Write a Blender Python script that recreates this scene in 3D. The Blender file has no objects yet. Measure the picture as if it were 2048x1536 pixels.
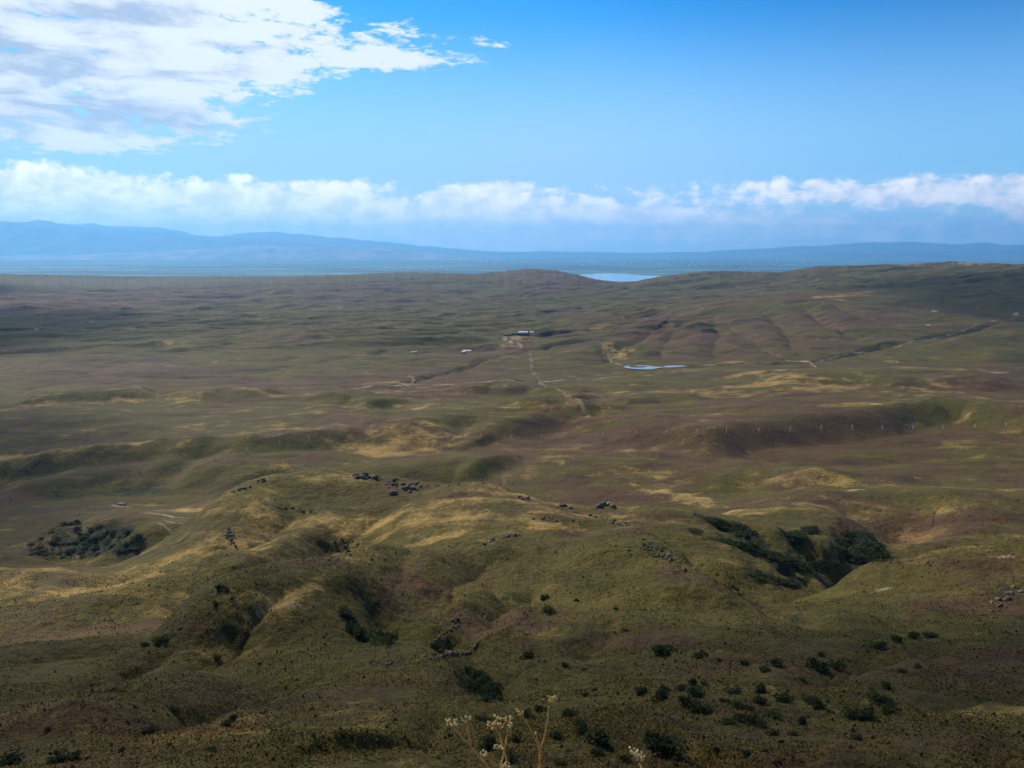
import bpy, math, random
import numpy as np
from mathutils import Vector, Euler

# ------------------------------------------------------------------ camera, sky, sun
PITCH = math.radians(9.7)
FOC = 1577.0                      # focal length in pixels of the 2048-wide photograph
SUN_EL, SUN_AZ = math.radians(42), math.radians(-40)    # azimuth from +Y, positive towards +X
S = bpy.context.scene
COL = S.collection
cd = bpy.data.cameras.new('camera'); cam = bpy.data.objects.new('camera', cd); COL.objects.link(cam)
cd.sensor_width = 36.0; cd.lens = 36.0 * FOC / 2048.0
cd.clip_start = 0.1; cd.clip_end = 400000
cam.location = (0, 0, 0); cam.rotation_euler = (math.pi / 2 - PITCH, 0, 0)
S.camera = cam
S.view_settings.view_transform = 'Standard'; S.view_settings.look = 'None'
S.view_settings.exposure = 0.45; S.view_settings.gamma = 1.0
S.render.engine = 'CYCLES'
S.cycles.use_denoising = True
S.cycles.max_bounces = 5; S.cycles.diffuse_bounces = 2; S.cycles.transparent_max_bounces = 8
S.cycles.volume_bounces = 2

SP, CP = math.sin(PITCH), math.cos(PITCH)
def pxT(py):
    v = (768.0 - py) / FOC
    return math.tan(math.atan(v) - PITCH)
def pxs(px, py):
    v = (768.0 - py) / FOC
    return (px - 1024.0) / FOC / (CP + v * SP)
def azel(px, py):
    s, T = pxs(px, py), pxT(py)
    return math.atan(s), math.atan(T / math.sqrt(1 + s * s))

class NT:
    """small helper that writes node trees"""
    def __init__(self, tree): self.t = tree; self.n = tree.nodes; self.l = tree.links
    def new(self, typ, **kw):
        n = self.n.new(typ)
        for k, v in kw.items(): setattr(n, k, v)
        return n
    def put(self, sock, v):
        if v is None: return
        if isinstance(v, bpy.types.NodeSocket): self.l.new(v, sock)
        else: sock.default_value = v
    def m(self, op, a, b=None, c=None, clamp=False):
        n = self.new('ShaderNodeMath', operation=op, use_clamp=clamp)
        self.put(n.inputs[0], a); self.put(n.inputs[1], b); self.put(n.inputs[2], c)
        return n.outputs[0]
    def vm(self, op, a, b=None):
        n = self.new('ShaderNodeVectorMath', operation=op)
        self.put(n.inputs[0], a); self.put(n.inputs[1], b)
        return n.outputs[0]
    def noise(self, vec, scale, detail=4, rough=0.5, dist=0.0, col=False):
        n = self.new('ShaderNodeTexNoise'); self.put(n.inputs['Vector'], vec)
        n.inputs['Scale'].default_value = scale; n.inputs['Detail'].default_value = detail
        n.inputs['Roughness'].default_value = rough; n.inputs['Distortion'].default_value = dist
        return n.outputs['Color' if col else 'Fac']
    def ramp(self, fac, lo, hi, a=0.0, b=1.0, smooth=True):
        n = self.new('ShaderNodeMapRange', interpolation_type='SMOOTHSTEP' if smooth else 'LINEAR')
        self.put(n.inputs['Value'], fac); n.inputs['From Min'].default_value = lo; n.inputs['From Max'].default_value = hi
        n.inputs['To Min'].default_value = a; n.inputs['To Max'].default_value = b
        return n.outputs['Result']
    def mix(self, f, a, b, mode='MIX'):
        n = self.new('ShaderNodeMix', data_type='RGBA', blend_type=mode)
        self.put(n.inputs[0], f); self.put(n.inputs[6], a); self.put(n.inputs[7], b)
        return n.outputs[2]

def build_world():
    w = bpy.data.worlds.new('World'); S.world = w; w.use_nodes = True
    N = NT(w.node_tree); N.n.clear()
    tc = N.new('ShaderNodeTexCoord').outputs['Generated']
    d = N.vm('NORMALIZE', tc)
    sky = N.new('ShaderNodeTexSky', sky_type='NISHITA', sun_disc=False)
    sky.sun_elevation = SUN_EL; sky.sun_rotation = SUN_AZ
    sky.altitude = 800; sky.air_density = 1.0; sky.dust_density = 0.3; sky.ozone_density = 3.0
    hs = N.new('ShaderNodeHueSaturation'); hs.inputs['Saturation'].default_value = 1.35
    hs.inputs['Value'].default_value = 1.0
    N.l.new(sky.outputs[0], hs.inputs['Color'])
    skyc = N.mix(1.0, hs.outputs[0], (0.012, 0.112, 0.140, 1), 'MULTIPLY')
    sx = N.new('ShaderNodeSeparateXYZ'); N.l.new(d, sx.inputs[0])
    x, y, z = sx.outputs
    az0 = N.m('ARCTAN2', x, y); el0 = N.m('ARCSINE', z)
    # wobble the coordinates the cloud masses are laid out in
    wv = N.vm('MULTIPLY', d, (1, 1, 2.2))
    wn = N.new('ShaderNodeSeparateColor'); N.l.new(N.noise(wv, 9.0, 6, 0.6, 0.4, col=True), wn.inputs[0])
    az = N.m('ADD', az0, N.m('MULTIPLY', N.m('SUBTRACT', wn.outputs[0], 0.5), 0.11))
    el = N.m('ADD', el0, N.m('MULTIPLY', N.m('SUBTRACT', wn.outputs[1], 0.5), 0.045))
    def blobs(lst):
        acc = None
        for (px, py, rx, ry) in lst:
            a, e = azel(px, py); ra, re_ = rx / FOC, ry / FOC
            u = N.m('MULTIPLY_ADD', az, 1 / ra, -a / ra); v = N.m('MULTIPLY_ADD', el, 1 / re_, -e / re_)
            q = N.m('SQRT', N.m('MULTIPLY_ADD', u, u, N.m('MULTIPLY', v, v)))
            b = N.m('MULTIPLY', N.m('SUBTRACT', 1.0, q), min(rx, ry * 2.2) / 55.0)
            acc = b if acc is None else N.m('SMOOTH_MAX', acc, b, 0.12)
        return acc
    high = blobs([(60, 60, 430, 150), (430, 75, 240, 92), (560, 100, 120, 56), (60, 205, 330, 74),
                  (330, 215, 160, 36), (470, 243, 150, 14), (150, 262, 230, 34), (700, 100, 170, 36), (790, 112, 110, 24),
                  (500, 15, 110, 55), (820, 74, 90, 11), (-500, 60, 300, 200)])
    high = N.m('MINIMUM', high, 1.15)
    low = blobs([(130, 405, 170, 66), (118, 352, 55, 26), (-60, 395, 160, 60), (420, 432, 200, 62), (660, 432, 200, 58),
                 (945, 412, 105, 44), (1010, 388, 90, 16), (1000, 446, 260, 54), (1230, 446, 240, 42), (1440, 450, 190, 32),
                 (1620, 372, 170, 7), (1700, 392, 260, 11), (1880, 382, 190, 18), (2000, 358, 150, 10), (2050, 398, 90, 11),
                 (1560, 455, 260, 17), (1980, 478, 130, 7), (-400, 400, 260, 60), (2400, 390, 260, 50)])
    fine = N.noise(N.vm('MULTIPLY', d, (1, 1, 3.0)), 14.0, 10, 0.62, 0.25)
    wisp = N.noise(N.vm('MULTIPLY', d, (1, 1, 4.5)), 30.0, 8, 0.68, 1.2)
    hf = N.m('ADD', high, N.m('ADD', N.m('MULTIPLY_ADD', fine, 5.6, -2.95), N.m('MULTIPLY_ADD', wisp, 2.6, -1.35)))
    hmask = N.ramp(hf, -0.25, 0.55)
    puff = N.noise(N.vm('MULTIPLY', d, (1, 1, 1.5)), 42.0, 8, 0.58, 0.2)
    lf = N.m('ADD', low, N.m('MULTIPLY_ADD', puff, 1.9, -0.85))
    lmask = N.m('MULTIPLY', N.ramp(lf, -0.28, 0.40), N.ramp(el0, 0.0, 0.03, 0.6, 0.92))
    gr = N.noise(N.vm('MULTIPLY', d, (1, 1, 4.5)), 7.0, 8, 0.6, 0.6)
    # grey undersides: where the cloud is thickest
    gray = blobs([(-60, 60, 330, 220), (60, 165, 240, 50), (60, 270, 300, 30), (420, 150, 200, 30)])
    thick = N.ramp(N.m('ADD', N.m('MULTIPLY', N.m('MINIMUM', gray, 1.6), 0.24), N.m('ADD', N.m('MULTIPLY_ADD', gr, 4.2, -2.05), N.m('MULTIPLY_ADD', fine, -3.0, 1.5))), -0.2, 1.1)
    hcol = N.mix(thick, (0.88, 0.91, 0.95, 1), (0.44, 0.51, 0.64, 1))
    l2 = N.ramp(N.m('ADD', puff, N.m('MULTIPLY', N.noise(wv, 24.0, 5, 0.6), 0.7)), 0.62, 1.05)
    lcol = N.mix(l2, (1.02, 0.99, 1.04, 1), (1.62, 1.44, 1.34, 1))
    # thin white air towards the horizon
    hz = N.m('MULTIPLY', N.ramp(el0, 0.08, 0.30, 0.93, 0.0), N.ramp(az0, 0.05, 0.60, 1.0, 0.62))
    skyc = N.mix(N.m('MULTIPLY', N.ramp(az0, 0.1, 0.65), N.ramp(el0, 0.1, 0.3)), skyc, N.mix(1.0, skyc, (0.35, 0.66, 0.76, 1), 'MULTIPLY'))
    c = N.mix(hz, skyc, (0.46, 0.70, 0.98, 1))
    c = N.mix(N.ramp(el0, 0.0, 0.10, 0.75, 0.0), c, (0.85, 0.97, 1.2, 1))
    c = N.mix(N.ramp(el0, 0.34, 0.75, 0.0, 0.9), c, N.mix(N.ramp(fine, .4, .6), (0.06, 0.075, 0.09, 1), (0.13, 0.12, 0.105, 1)))
    c = N.mix(lmask, c, lcol)
    c = N.mix(hmask, c, hcol)
    bg = N.new('ShaderNodeBackground'); N.l.new(c, bg.inputs[0]); bg.inputs[1].default_value = 0.80
    o = N.new('ShaderNodeOutputWorld'); N.l.new(bg.outputs[0], o.inputs[0])
    w.cycles.sampling_method = 'MANUAL'; w.cycles.sample_map_resolution = 512
build_world()

sd = bpy.data.lights.new('sun', 'SUN'); sun = bpy.data.objects.new('sun', sd); COL.objects.link(sun)
sd.energy = 5.0; sd.angle = math.radians(0.5); sd.color = (1.0, 0.91, 0.77)
dv = Vector((math.sin(SUN_AZ) * math.cos(SUN_EL), math.cos(SUN_AZ) * math.cos(SUN_EL), math.sin(SUN_EL)))
sun.rotation_euler = dv.to_track_quat('Z', 'Y').to_euler()

# ------------------------------------------------------------------ noise
rs = np.random.RandomState(7)
PERM = rs.permutation(256).astype(np.int32); PERM = np.concatenate([PERM, PERM, PERM])
GA = rs.rand(256) * 2 * np.pi; GX, GY = np.cos(GA).astype(np.float32), np.sin(GA).astype(np.float32)
def perlin(x, y, seed=0):
    x = x + seed * 17.37; y = y + seed * 9.71
    xf = np.floor(x); yf = np.floor(y)
    xi = xf.astype(np.int64) & 255; yi = yf.astype(np.int64) & 255
    u = (x - xf).astype(np.float32); v = (y - yf).astype(np.float32)
    def g(ix, iy, a, b):
        h = PERM[(PERM[ix & 255] + iy) & 255]
        return GX[h] * a + GY[h] * b
    fu = u * u * u * (u * (u * 6 - 15) + 10); fv = v * v * v * (v * (v * 6 - 15) + 10)
    a = g(xi, yi, u, v); b = g(xi + 1, yi, u - 1, v); c = g(xi, yi + 1, u, v - 1); d = g(xi + 1, yi + 1, u - 1, v - 1)
    p = a + (b - a) * fu; q = c + (d - c) * fu
    return (p + (q - p) * fv) * 1.5
def fbm(x, y, wl, octs=4, seed=0, gain=0.5, ridged=False):
    r = np.zeros(x.shape, np.float32); amp = 1.0; f = 1.0 / wl
    for i in range(octs):
        n = perlin(x * f, y * f, seed + i * 3.1)
        r += amp * ((1 - 2 * np.abs(n)) if ridged else n); amp *= gain; f *= 2.03
    return r
def sstep(a, b, v):
    t = np.clip((v - a) / (b - a), 0, 1); return t * t * (3 - 2 * t)

# ------------------------------------------------------------------ the lie of the land, in (s = x/Y, L = ln Y)
PROF = [(0.9, -1.7), (2, -2.0), (5, -4.4), (15, -12.6), (40, -32), (83, -60.5), (115, -75), (140, -86), (200, -109), (300, -141), (400, -166), (500, -190),
        (650, -214), (800, -224), (1000, -230), (1600, -243), (2500, -257), (4000, -274), (6000, -290), (8000, -301), (9200, -330),
        (10200, -420), (11500, -615), (14000, -640)]
fl = np.linspace(math.log(0.8), math.log(14000), 3000)
fz = np.interp(fl, [math.log(a) for a, b in PROF], [b for a, b in PROF])
fT = fz / np.exp(fl)
k = np.hanning(91); k /= k.sum()
fTs = np.convolve(np.pad(fT, 45, mode='edge'), k, mode='valid')
near_w = sstep(math.log(40), math.log(80), fl)
fT = fT * (1 - near_w) + fTs * near_w
def baseT(L): return np.interp(L, fl, fT)

CPTS = []   # (px, py, Y) seen points
def row(py, lst):
    for px, Y in lst: CPTS.append((px, py, Y))
row(1536, [(-300, 92), (0, 90), (500, 82), (1000, 78), (1500, 80), (2048, 86), (2350, 90)])
row(1450, [(-300, 128), (0, 124), (500, 118), (1000, 108), (1500, 108), (2048, 120), (2350, 124)])
row(1385, [(0, 160), (300, 156), (600, 152), (850, 146), (1200, 140), (1500, 138), (1800, 150), (2048, 158), (2350, 160)])
CPTS += [(-200, 1335, 205), (0, 1330, 205), (150, 1305, 215), (250, 1288, 225), (290, 1297, 220), (380, 1262, 235), (430, 1246, 245), (520, 1232, 255),
         (640, 1206, 268), (690, 1218, 260), (740, 1298, 205), (850, 1312, 200), (930, 1308, 200), (1000, 1345, 178), (1060, 1328, 190), (1150, 1345, 186),
         (930, 1400, 150), (700, 1320, 190), (450, 1320, 195)]
CPTS += [(-200, 1280, 275), (0, 1278, 275), (150, 1262, 280), (300, 1232, 300), (450, 1196, 322), (0, 1200, 335), (200, 1160, 375), (100, 1140, 392), (-150, 1150, 385),
         (230, 1132, 405), (330, 1084, 432), (380, 1043, 458), (450, 987, 500), (520, 962, 522), (650, 940, 545), (760, 957, 532), (850, 975, 520),
         (960, 966, 512), (1050, 1000, 496), (1120, 1014, 482), (1210, 1014, 480), (1350, 1018, 500), (1450, 1032, 512), (1560, 1042, 520),
         (1700, 1060, 522), (1750, 1086, 505), (1795, 1124, 470)]
CPTS += [(300, 1200, 320), (450, 1140, 360), (600, 1150, 342), (600, 1060, 430), (600, 1000, 485), (700, 1040, 455), (700, 1100, 395), (900, 1030, 445), (720, 1000, 490), (850, 1090, 400),
         (1000, 1100, 372), (1200, 1080, 402), (1200, 1150, 330), (1000, 1200, 292), (850, 1250, 262), (1000, 1290, 232), (780, 1180, 315), (1300, 1250, 252), (1500, 1250, 252),
         (1300, 1300, 216), (1150, 1250, 250), (1400, 1120, 362), (1500, 1100, 400), (1600, 1110, 410), (1500, 1180, 325), (1640, 1140, 385), (1650, 1090, 455),
         (1800, 1200, 305), (2048, 1190, 305), (1800, 1300, 210), (2048, 1300, 212), (1600, 1300, 212), (1650, 1180, 335), (1740, 1132, 385), (1800, 1129, 392), (1900, 1118, 405), (2048, 1102, 420), (2300, 1090, 430),
         (1750, 1250, 252)]
# beyond the near crests
CPTS += [(1850, 1082, 520), (1900, 1042, 580), (2048, 1062, 545), (1850, 997, 675), (2048, 1012, 625), (2300, 1015, 625), (1700, 1022, 640), (1600, 1000, 670), (1900, 965, 745),
         (1500, 985, 720), (2048, 930, 800), (1250, 970, 740)]
CPTS += [(0, 1000, 770), (200, 1002, 765), (-200, 1000, 770), (0, 1060, 640), (200, 1030, 655), (120, 1052, 630), (180, 1100, 580), (0, 1110, 560), (300, 1060, 610), (330, 1010, 740), (200, 960, 850), (0, 965, 850),
         (-200, 965, 850), (0, 925, 900), (270, 893, 960), (-200, 930, 900), (500, 873, 1000), (450, 935, 830), (600, 900, 900)]
# far right mass and the far edge
CPTS += [(1640, 533, 6300), (1800, 528, 6300), (1920, 525, 6300), (2048, 528, 6000), (2300, 528, 6000), (1550, 545, 6800), (1400, 545, 7100), (1320, 552, 7500), (1230, 563, 7700), (1060, 540, 7500), (1130, 550, 7500),
         (960, 548, 7600), (820, 546, 8000), (700, 553, 8200), (560, 553, 8300), (400, 552, 8300), (300, 553, 8000), (0, 556, 7500), (-250, 556, 7500)]
CPTS += [(1300, 634, 2850), (1400, 614, 2900), (1500, 602, 2950), (1640, 594, 3000), (1750, 590, 3100), (1850, 578, 3300), (2048, 562, 3500), (2300, 560, 3500),
         (1250, 736, 1630), (1400, 729, 1680), (1600, 722, 1740), (1700, 703, 1880), (1850, 676, 2150), (2048, 642, 2550), (2300, 620, 2900), (1450, 660, 2250), (1600, 650, 2350), (1750, 640, 2450), (1900, 620, 2750),
         (1900, 560, 4300), (1750, 575, 4000), (1640, 580, 4000), (1500, 590, 4100), (1150, 620, 3700), (1300, 600, 4100)]
HPTS = []   # hidden points (px at that py only fixes the bearing) : (px, Y, z)
for px, Y, z in [(450, 600, -214), (600, 640, -214), (800, 640, -214), (960, 620, -213), (1100, 590, -210), (1210, 580, -209), (1400, 600, -213), (1560, 610, -216),
                 (330, 500, -206), (230, 470, -204), (100, 450, -196), (380, 560, -216), (1700, 585, -217), (1800, 540, -214), (1790, 425, -198), (1900, 445, -201), (2048, 455, -196),
                 (1700, 410, -184), (60, 235, -124), (150, 240, -127), (300, 250, -129), (430, 272, -135), (530, 280, -138), (850, 228, -125), (940, 222, -125), (740, 235, -127)]:
    HPTS.append((px, Y, z))
cs, cL, cR = [], [], []
for px, py, Y in CPTS:
    cs.append(pxs(px, py)); cL.append(math.log(Y)); cR.append(pxT(py) - baseT(math.log(Y)))
for px, Y, z in HPTS:
    T = z / Y; py = 768 + FOC * math.tan(-math.atan(T) - PITCH)
    cs.append(pxs(px, py)); cL.append(math.log(Y)); cR.append(T - baseT(math.log(Y)))
for Y in (1.2, 8, 30, 55):
    for s in (-1.3, -.7, -.35, 0, .35, .7, 1.3): cs.append(s); cL.append(math.log(Y)); cR.append(0)
for Y in (1000, 1250, 1550, 2200, 3200, 4800):
    for s in (-1.2, -.7, -.45, -.2, 0.02, .22, .45, .7, 1.2):
        if Y > 1300 and s > 0.1: continue
        if s < -.3 and Y < 1100: continue
        cs.append(s); cL.append(math.log(Y)); cR.append(0)
for Y in (10500, 13500):
    for s in (-1.3, -.7, 0, .7, 1.3): cs.append(s); cL.append(math.log(Y)); cR.append(0)
for s in (.4, .7, 1.3): cs.append(s); cL.append(math.log(1250)); cR.append(0)
cs, cL, cR = map(np.array, (cs, cL, cR))
def tpsU(r2): return 0.5 * r2 * np.log(r2 + 1e-9)
n = len(cs)
K = tpsU((cs[:, None] - cs) ** 2 + (cL[:, None] - cL) ** 2) + np.eye(n) * 2e-4
Pm = np.stack([np.ones(n), cs, cL], 1)
A = np.zeros((n + 3, n + 3)); A[:n, :n] = K; A[:n, n:] = Pm; A[n:, :n] = Pm.T
W = np.linalg.solve(A, np.concatenate([cR, np.zeros(3)]))
COLS, ROWS = 960, 330
s_ax = np.concatenate([np.linspace(-1.35, -0.72, 70)[:-1], np.linspace(-0.72, 0.72, COLS), np.linspace(0.72, 1.35, 70)[1:]])
L_ax = np.concatenate([np.linspace(math.log(0.9), math.log(60), 70)[:-1], np.arange(math.log(60), math.log(13800), 1.0 / ROWS)])
SS, LL = np.meshgrid(s_ax, L_ax)
F0 = np.zeros(SS.shape)
for i in range(0, SS.shape[0], 20):
    a = SS[i:i + 20].ravel(); b = LL[i:i + 20].ravel()
    r = tpsU((a[:, None] - cs) ** 2 + (b[:, None] - cL) ** 2) @ W[:n] + W[n] + W[n + 1] * a + W[n + 2] * b
    F0[i:i + 20] = (r + baseT(b)).reshape(-1, SS.shape[1])
YY = np.exp(LL); XX = SS * YY; ZZ = F0 * YY
Y_ax = np.exp(L_ax)
def at(px, py, h=0.0, Z=None):
    """first point of the land that the pixel's ray meets (h: metres above the land)"""
    Z = ZZ if Z is None else Z
    s, T = pxs(px, py), pxT(py)
    j = min(max(np.searchsorted(s_ax, s) - 1, 0), len(s_ax) - 2)
    f = (s - s_ax[j]) / (s_ax[j + 1] - s_ax[j])
    col = Z[:, j] * (1 - f) + Z[:, j + 1] * f
    st = 69
    if h > 0:
        g = col / Y_ax - T; idx = np.nonzero(g[st:] >= 0)[0]
        st = max(st, (idx[0] + st if len(idx) else len(Y_ax) - 2) - int(ROWS * 0.22))
    g = (col + h) / Y_ax - T
    idx = np.nonzero(g[st:] >= 0)[0]
    i = (idx[0] + st) if len(idx) else len(Y_ax) - 2
    i = max(i, 1)
    t = 0.0 if g[i] == g[i - 1] else np.clip(-g[i - 1] / (g[i] - g[i - 1]), 0, 1)
    Y = math.exp(L_ax[i - 1] + (L_ax[i] - L_ax[i - 1]) * t)
    return s * Y, Y, T * Y - h
def gz(x, y):
    s = x / y; L = math.log(y)
    j = min(max(np.searchsorted(s_ax, s) - 1, 0), len(s_ax) - 2); i = min(max(np.searchsorted(L_ax, L) - 1, 0), len(L_ax) - 2)
    f = (s - s_ax[j]) / (s_ax[j + 1] - s_ax[j]); t = (L - L_ax[i]) / (L_ax[i + 1] - L_ax[i])
    return (ZZ[i, j] * (1 - f) + ZZ[i, j + 1] * f) * (1 - t) + (ZZ[i + 1, j] * (1 - f) + ZZ[i + 1, j + 1] * f) * t

def linefield(pts, wmax, taper=True):
    """for each land vertex near the polyline: (indices, distance, near-side flag, taper)"""
    P = np.array(pts); x0, x1 = P[:, 0].min() - wmax, P[:, 0].max() + wmax; y0, y1 = P[:, 1].min() - wmax, P[:, 1].max() + wmax
    i0, i1 = np.searchsorted(Y_ax, max(y0, 1)), np.searchsorted(Y_ax, y1)
    sub = (slice(i0, i1), slice(None)); X = XX[sub]; Y = YY[sub]
    m = (X > x0) & (X < x1); xs, ys = X[m], Y[m]
    wq = min(wmax * .22, 7.0); xs = xs + wq * fbm(X[m], Y[m], wmax * 1.8, 3, 81); ys = ys + wq * fbm(X[m], Y[m], wmax * 1.8, 3, 82)
    best = np.full(xs.shape, 1e18); side = np.zeros(xs.shape); tt = np.zeros(xs.shape)
    seg = np.hypot(*(P[1:] - P[:-1]).T); cum = np.concatenate([[0], np.cumsum(seg)]); tot = cum[-1]
    for k in range(len(P) - 1):
        a, b = P[k], P[k + 1]; d = b - a; l2 = d @ d + 1e-9
        t = np.clip(((xs - a[0]) * d[0] + (ys - a[1]) * d[1]) / l2, 0, 1)
        dx, dy = xs - a[0] - t * d[0], ys - a[1] - t * d[1]
        r = dx * dx + dy * dy; q = r < best
        best[q] = r[q]; side[q] = (dx * d[1] - dy * d[0])[q]; tt[q] = (cum[k] + t * seg[k])[q] / tot
    tp = sstep(0, taper, tt) * sstep(0, taper, 1 - tt) if taper else np.ones(xs.shape)
    return i0, i1, m, np.sqrt(best), side > 0, tp, tt
def ridge(pix, h, wn, wf, jit=0.15, taper=0.2, Z=None, lift=True):
    pts = [at(px, py, h if (h > 0 and lift) else 0, Z)[:2] for px, py in pix]
    i0, i1, m, dist, near, tp, tt = linefield(pts, max(wn, wf) * 1.3, taper)
    w = np.where(near, wn, wf)
    xs, ys = XX[i0:i1][m], YY[i0:i1][m]
    sc = max(wn, 8)
    w = w * (1 + jit * 2 * fbm(xs, ys, sc * 1.5, 3, seed=len(pix) + abs(h)))
    q = np.clip(dist / w, 0, 1)
    prof = np.where(near, (1 - q) ** 1.6 * (1 + 1.6 * q), 1 - q * q * (3 - 2 * q))
    if h < 0: prof = (1 - q) ** 1.5
    prof = np.where(q >= 1, 0, prof)
    DZ[i0:i1][m] += h * prof * tp
DZ = np.zeros(ZZ.shape)
# banks and rises on the plain
ridge([(720, 852), (800, 840), (900, 821), (960, 822), (1060, 842)], 20, 62, 190)
ridge([(1030, 825), (1100, 815), (1140, 820), (1178, 834)], 11, 42, 100)
ridge([(1340, 868), (1400, 850), (1450, 838), (1560, 828), (1700, 818), (1780, 805), (1860, 795), (1940, 800), (2100, 826), (2300, 850)], 26, 60, 340, .03, .1)
ridge([(-400, 975), (-150, 945), (0, 925), (130, 908), (270, 893), (400, 880), (500, 872), (620, 860), (720, 850), (800, 846)], 20, 42, 460, .02, .12)
ridge([(780, 948), (850, 926), (920, 918), (990, 930)], 15, 54, 100)
ridge([(840, 884), (900, 872), (960, 882)], 9, 36, 90)
ridge([(920, 772), (990, 766), (1050, 775)], 10, 42, 90)
ridge([(1080, 782), (1110, 779), (1150, 792)], 10, 38, 80)
ridge([(380, 796), (450, 780), (545, 787)], 10, 52, 120)
ridge([(80, 978), (160, 955), (250, 940), (360, 938)], 13, 36, 120)
ridge([(350, 950), (400, 936), (470, 938), (530, 955)], 10, 38, 80)
ridge([(1390, 952), (1480, 936), (1560, 950), (1620, 968)], 8, 50, 90)
ridge([(1600, 966), (1660, 958), (1700, 964), (1780, 960), (1850, 968)], 6, 40, 60)
ridge([(1560, 1030), (1640, 1006), (1720, 1000), (1800, 988), (1900, 984), (2060, 1012)], 13, 66, 110)
ridge([(1480, 754), (1600, 746), (1700, 746), (1800, 752), (1920, 750), (2100, 756)], 20, 85, 320, .05)
ridge([(0, 790), (150, 783), (330, 778)], 13, 55, 200)
ridge([(150, 1035), (200, 1028), (250, 1032), (330, 1068)], 9, 50, 40)
ridge([(640, 800), (700, 792), (780, 800)], 11, 45, 90)
ridge([(1200, 800), (1300, 788), (1420, 796)], 11, 45, 120)
ridge([(1850, 690), (1950, 672), (2080, 655)], 16, 160, 60)
# the near hill: spurs and gullies
ridge([(470, 1250), (520, 1226), (570, 1200), (620, 1168), (700, 1136), (800, 1100), (880, 1080), (960, 1068)], 17, 64, 46, .03, .22)
ridge([(-60, 1222), (0, 1212), (150, 1188), (300, 1160), (400, 1128), (480, 1096), (540, 1072)], 8, 38, 34, .1, .3)
ridge([(720, 1190), (800, 1140), (880, 1100), (980, 1074), (1060, 1060)], 4, 46, 22)
ridge([(1180, 1036), (1260, 1052), (1340, 1096), (1400, 1138), (1470, 1185)], 9, 50, 24)
ridge([(880, 1290), (930, 1230), (1000, 1190), (1100, 1180)], 6, 30, 30)
ridge([(-60, 1335), (20, 1325), (150, 1298), (260, 1284), (340, 1264), (450, 1236), (520, 1226), (610, 1210), (660, 1200)], -8, 22, 26, lift=False)
ridge([(480, 1180), (560, 1140), (640, 1100), (720, 1068), (800, 1050)], -7, 26, 24)
ridge([(690, 1222), (730, 1262), (780, 1296), (850, 1308), (930, 1302), (985, 1340), (975, 1405)], -7, 14, 16)
ridge([(975, 1405), (990, 1350), (1050, 1322), (1150, 1336)], -4, 10, 14)
ridge([(1470, 1194), (1540, 1172), (1620, 1145), (1700, 1128)], -12, 26, 40)
ridge([(1480, 1192), (1530, 1214), (1620, 1244), (1720, 1264), (1900, 1282)], -3.2, 8, 12)
ridge([(1400, 1036), (1500, 1074), (1580, 1104), (1650, 1142)], -6, 16, 16)
ridge([(1425, 1078), (1520, 1096), (1600, 1132)], -5, 12, 14)
ridge([(1500, 1060), (1580, 1062), (1680, 1090), (1720, 1120)], 4, 26, 20)
ridge([(-50, 1445), (150, 1400), (350, 1360), (520, 1330)], 4, 26, 18)
ridge([(500, 1480), (640, 1462), (760, 1470)], 3, 12, 20)
ridge([(250, 1500), (400, 1440), (520, 1380), (600, 1340)], -2.5, 14, 16)
ridge([(1400, 1500), (1500, 1482), (1620, 1496), (1750, 1530)], 2.4, 12, 18)
ridge([(1100, 1470), (1250, 1440), (1400, 1452)], 1.6, 12, 16)
for g_, d_, w_ in [([(640, 1000), (540, 1056), (420, 1120), (260, 1190), (100, 1230)], -5, 15), ([(780, 1010), (680, 1070), (580, 1130), (480, 1190), (380, 1246)], -7, 17), ([(900, 1096), (850, 1150), (800, 1220), (770, 1290)], -4, 20),
                   ([(1000, 1106), (940, 1176), (900, 1240), (885, 1302)], -4, 15), ([(1090, 1170), (1010, 1226), (965, 1300)], -5, 12), ([(1340, 1090), (1410, 1146), (1470, 1190)], -4, 12), ([(700, 1330), (560, 1384), (400, 1432), (240, 1484)], -3, 10),
                   ([(400, 1300), (260, 1344), (110, 1384), (-40, 1414)], -3.5, 11), ([(640, 1246), (520, 1290), (390, 1334), (210, 1386)], -3, 9), ([(900, 1420), (860, 1466), (820, 1530)], -2.5, 8), ([(1960, 1290), (1760, 1324), (1540, 1376)], -2.2, 9),
                   ([(2080, 1396), (1880, 1408), (1700, 1440)], -2, 8), ([(1230, 1230), (1210, 1280), (1150, 1330)], -2.5, 10), ([(1560, 1060), (1600, 1090), (1650, 1130)], -4, 10),
                   ([(1700, 1070), (1690, 1100), (1670, 1130)], -4, 10)]:
    if g_[0][0] > g_[-1][0]: g_ = g_[::-1]
    ridge(g_, d_ * 1.35, w_, w_ * 1.2, .1, .25)
# water courses of the middle distance
ridge([(0, 752), (150, 748), (300, 756), (450, 752), (560, 765)], -5, 16, 24)
ridge([(690, 775), (800, 772), (870, 752), (930, 736), (990, 716), (1100, 692), (1200, 680)], -8, 16, 26)
ridge([(730, 712), (790, 698), (830, 692)], -8, 14, 20)
ridge([(1180, 745), (1260, 738), (1400, 732), (1560, 727), (1640, 723), (1720, 703), (1850, 676), (2048, 641)], -9, 22, 30)
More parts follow.
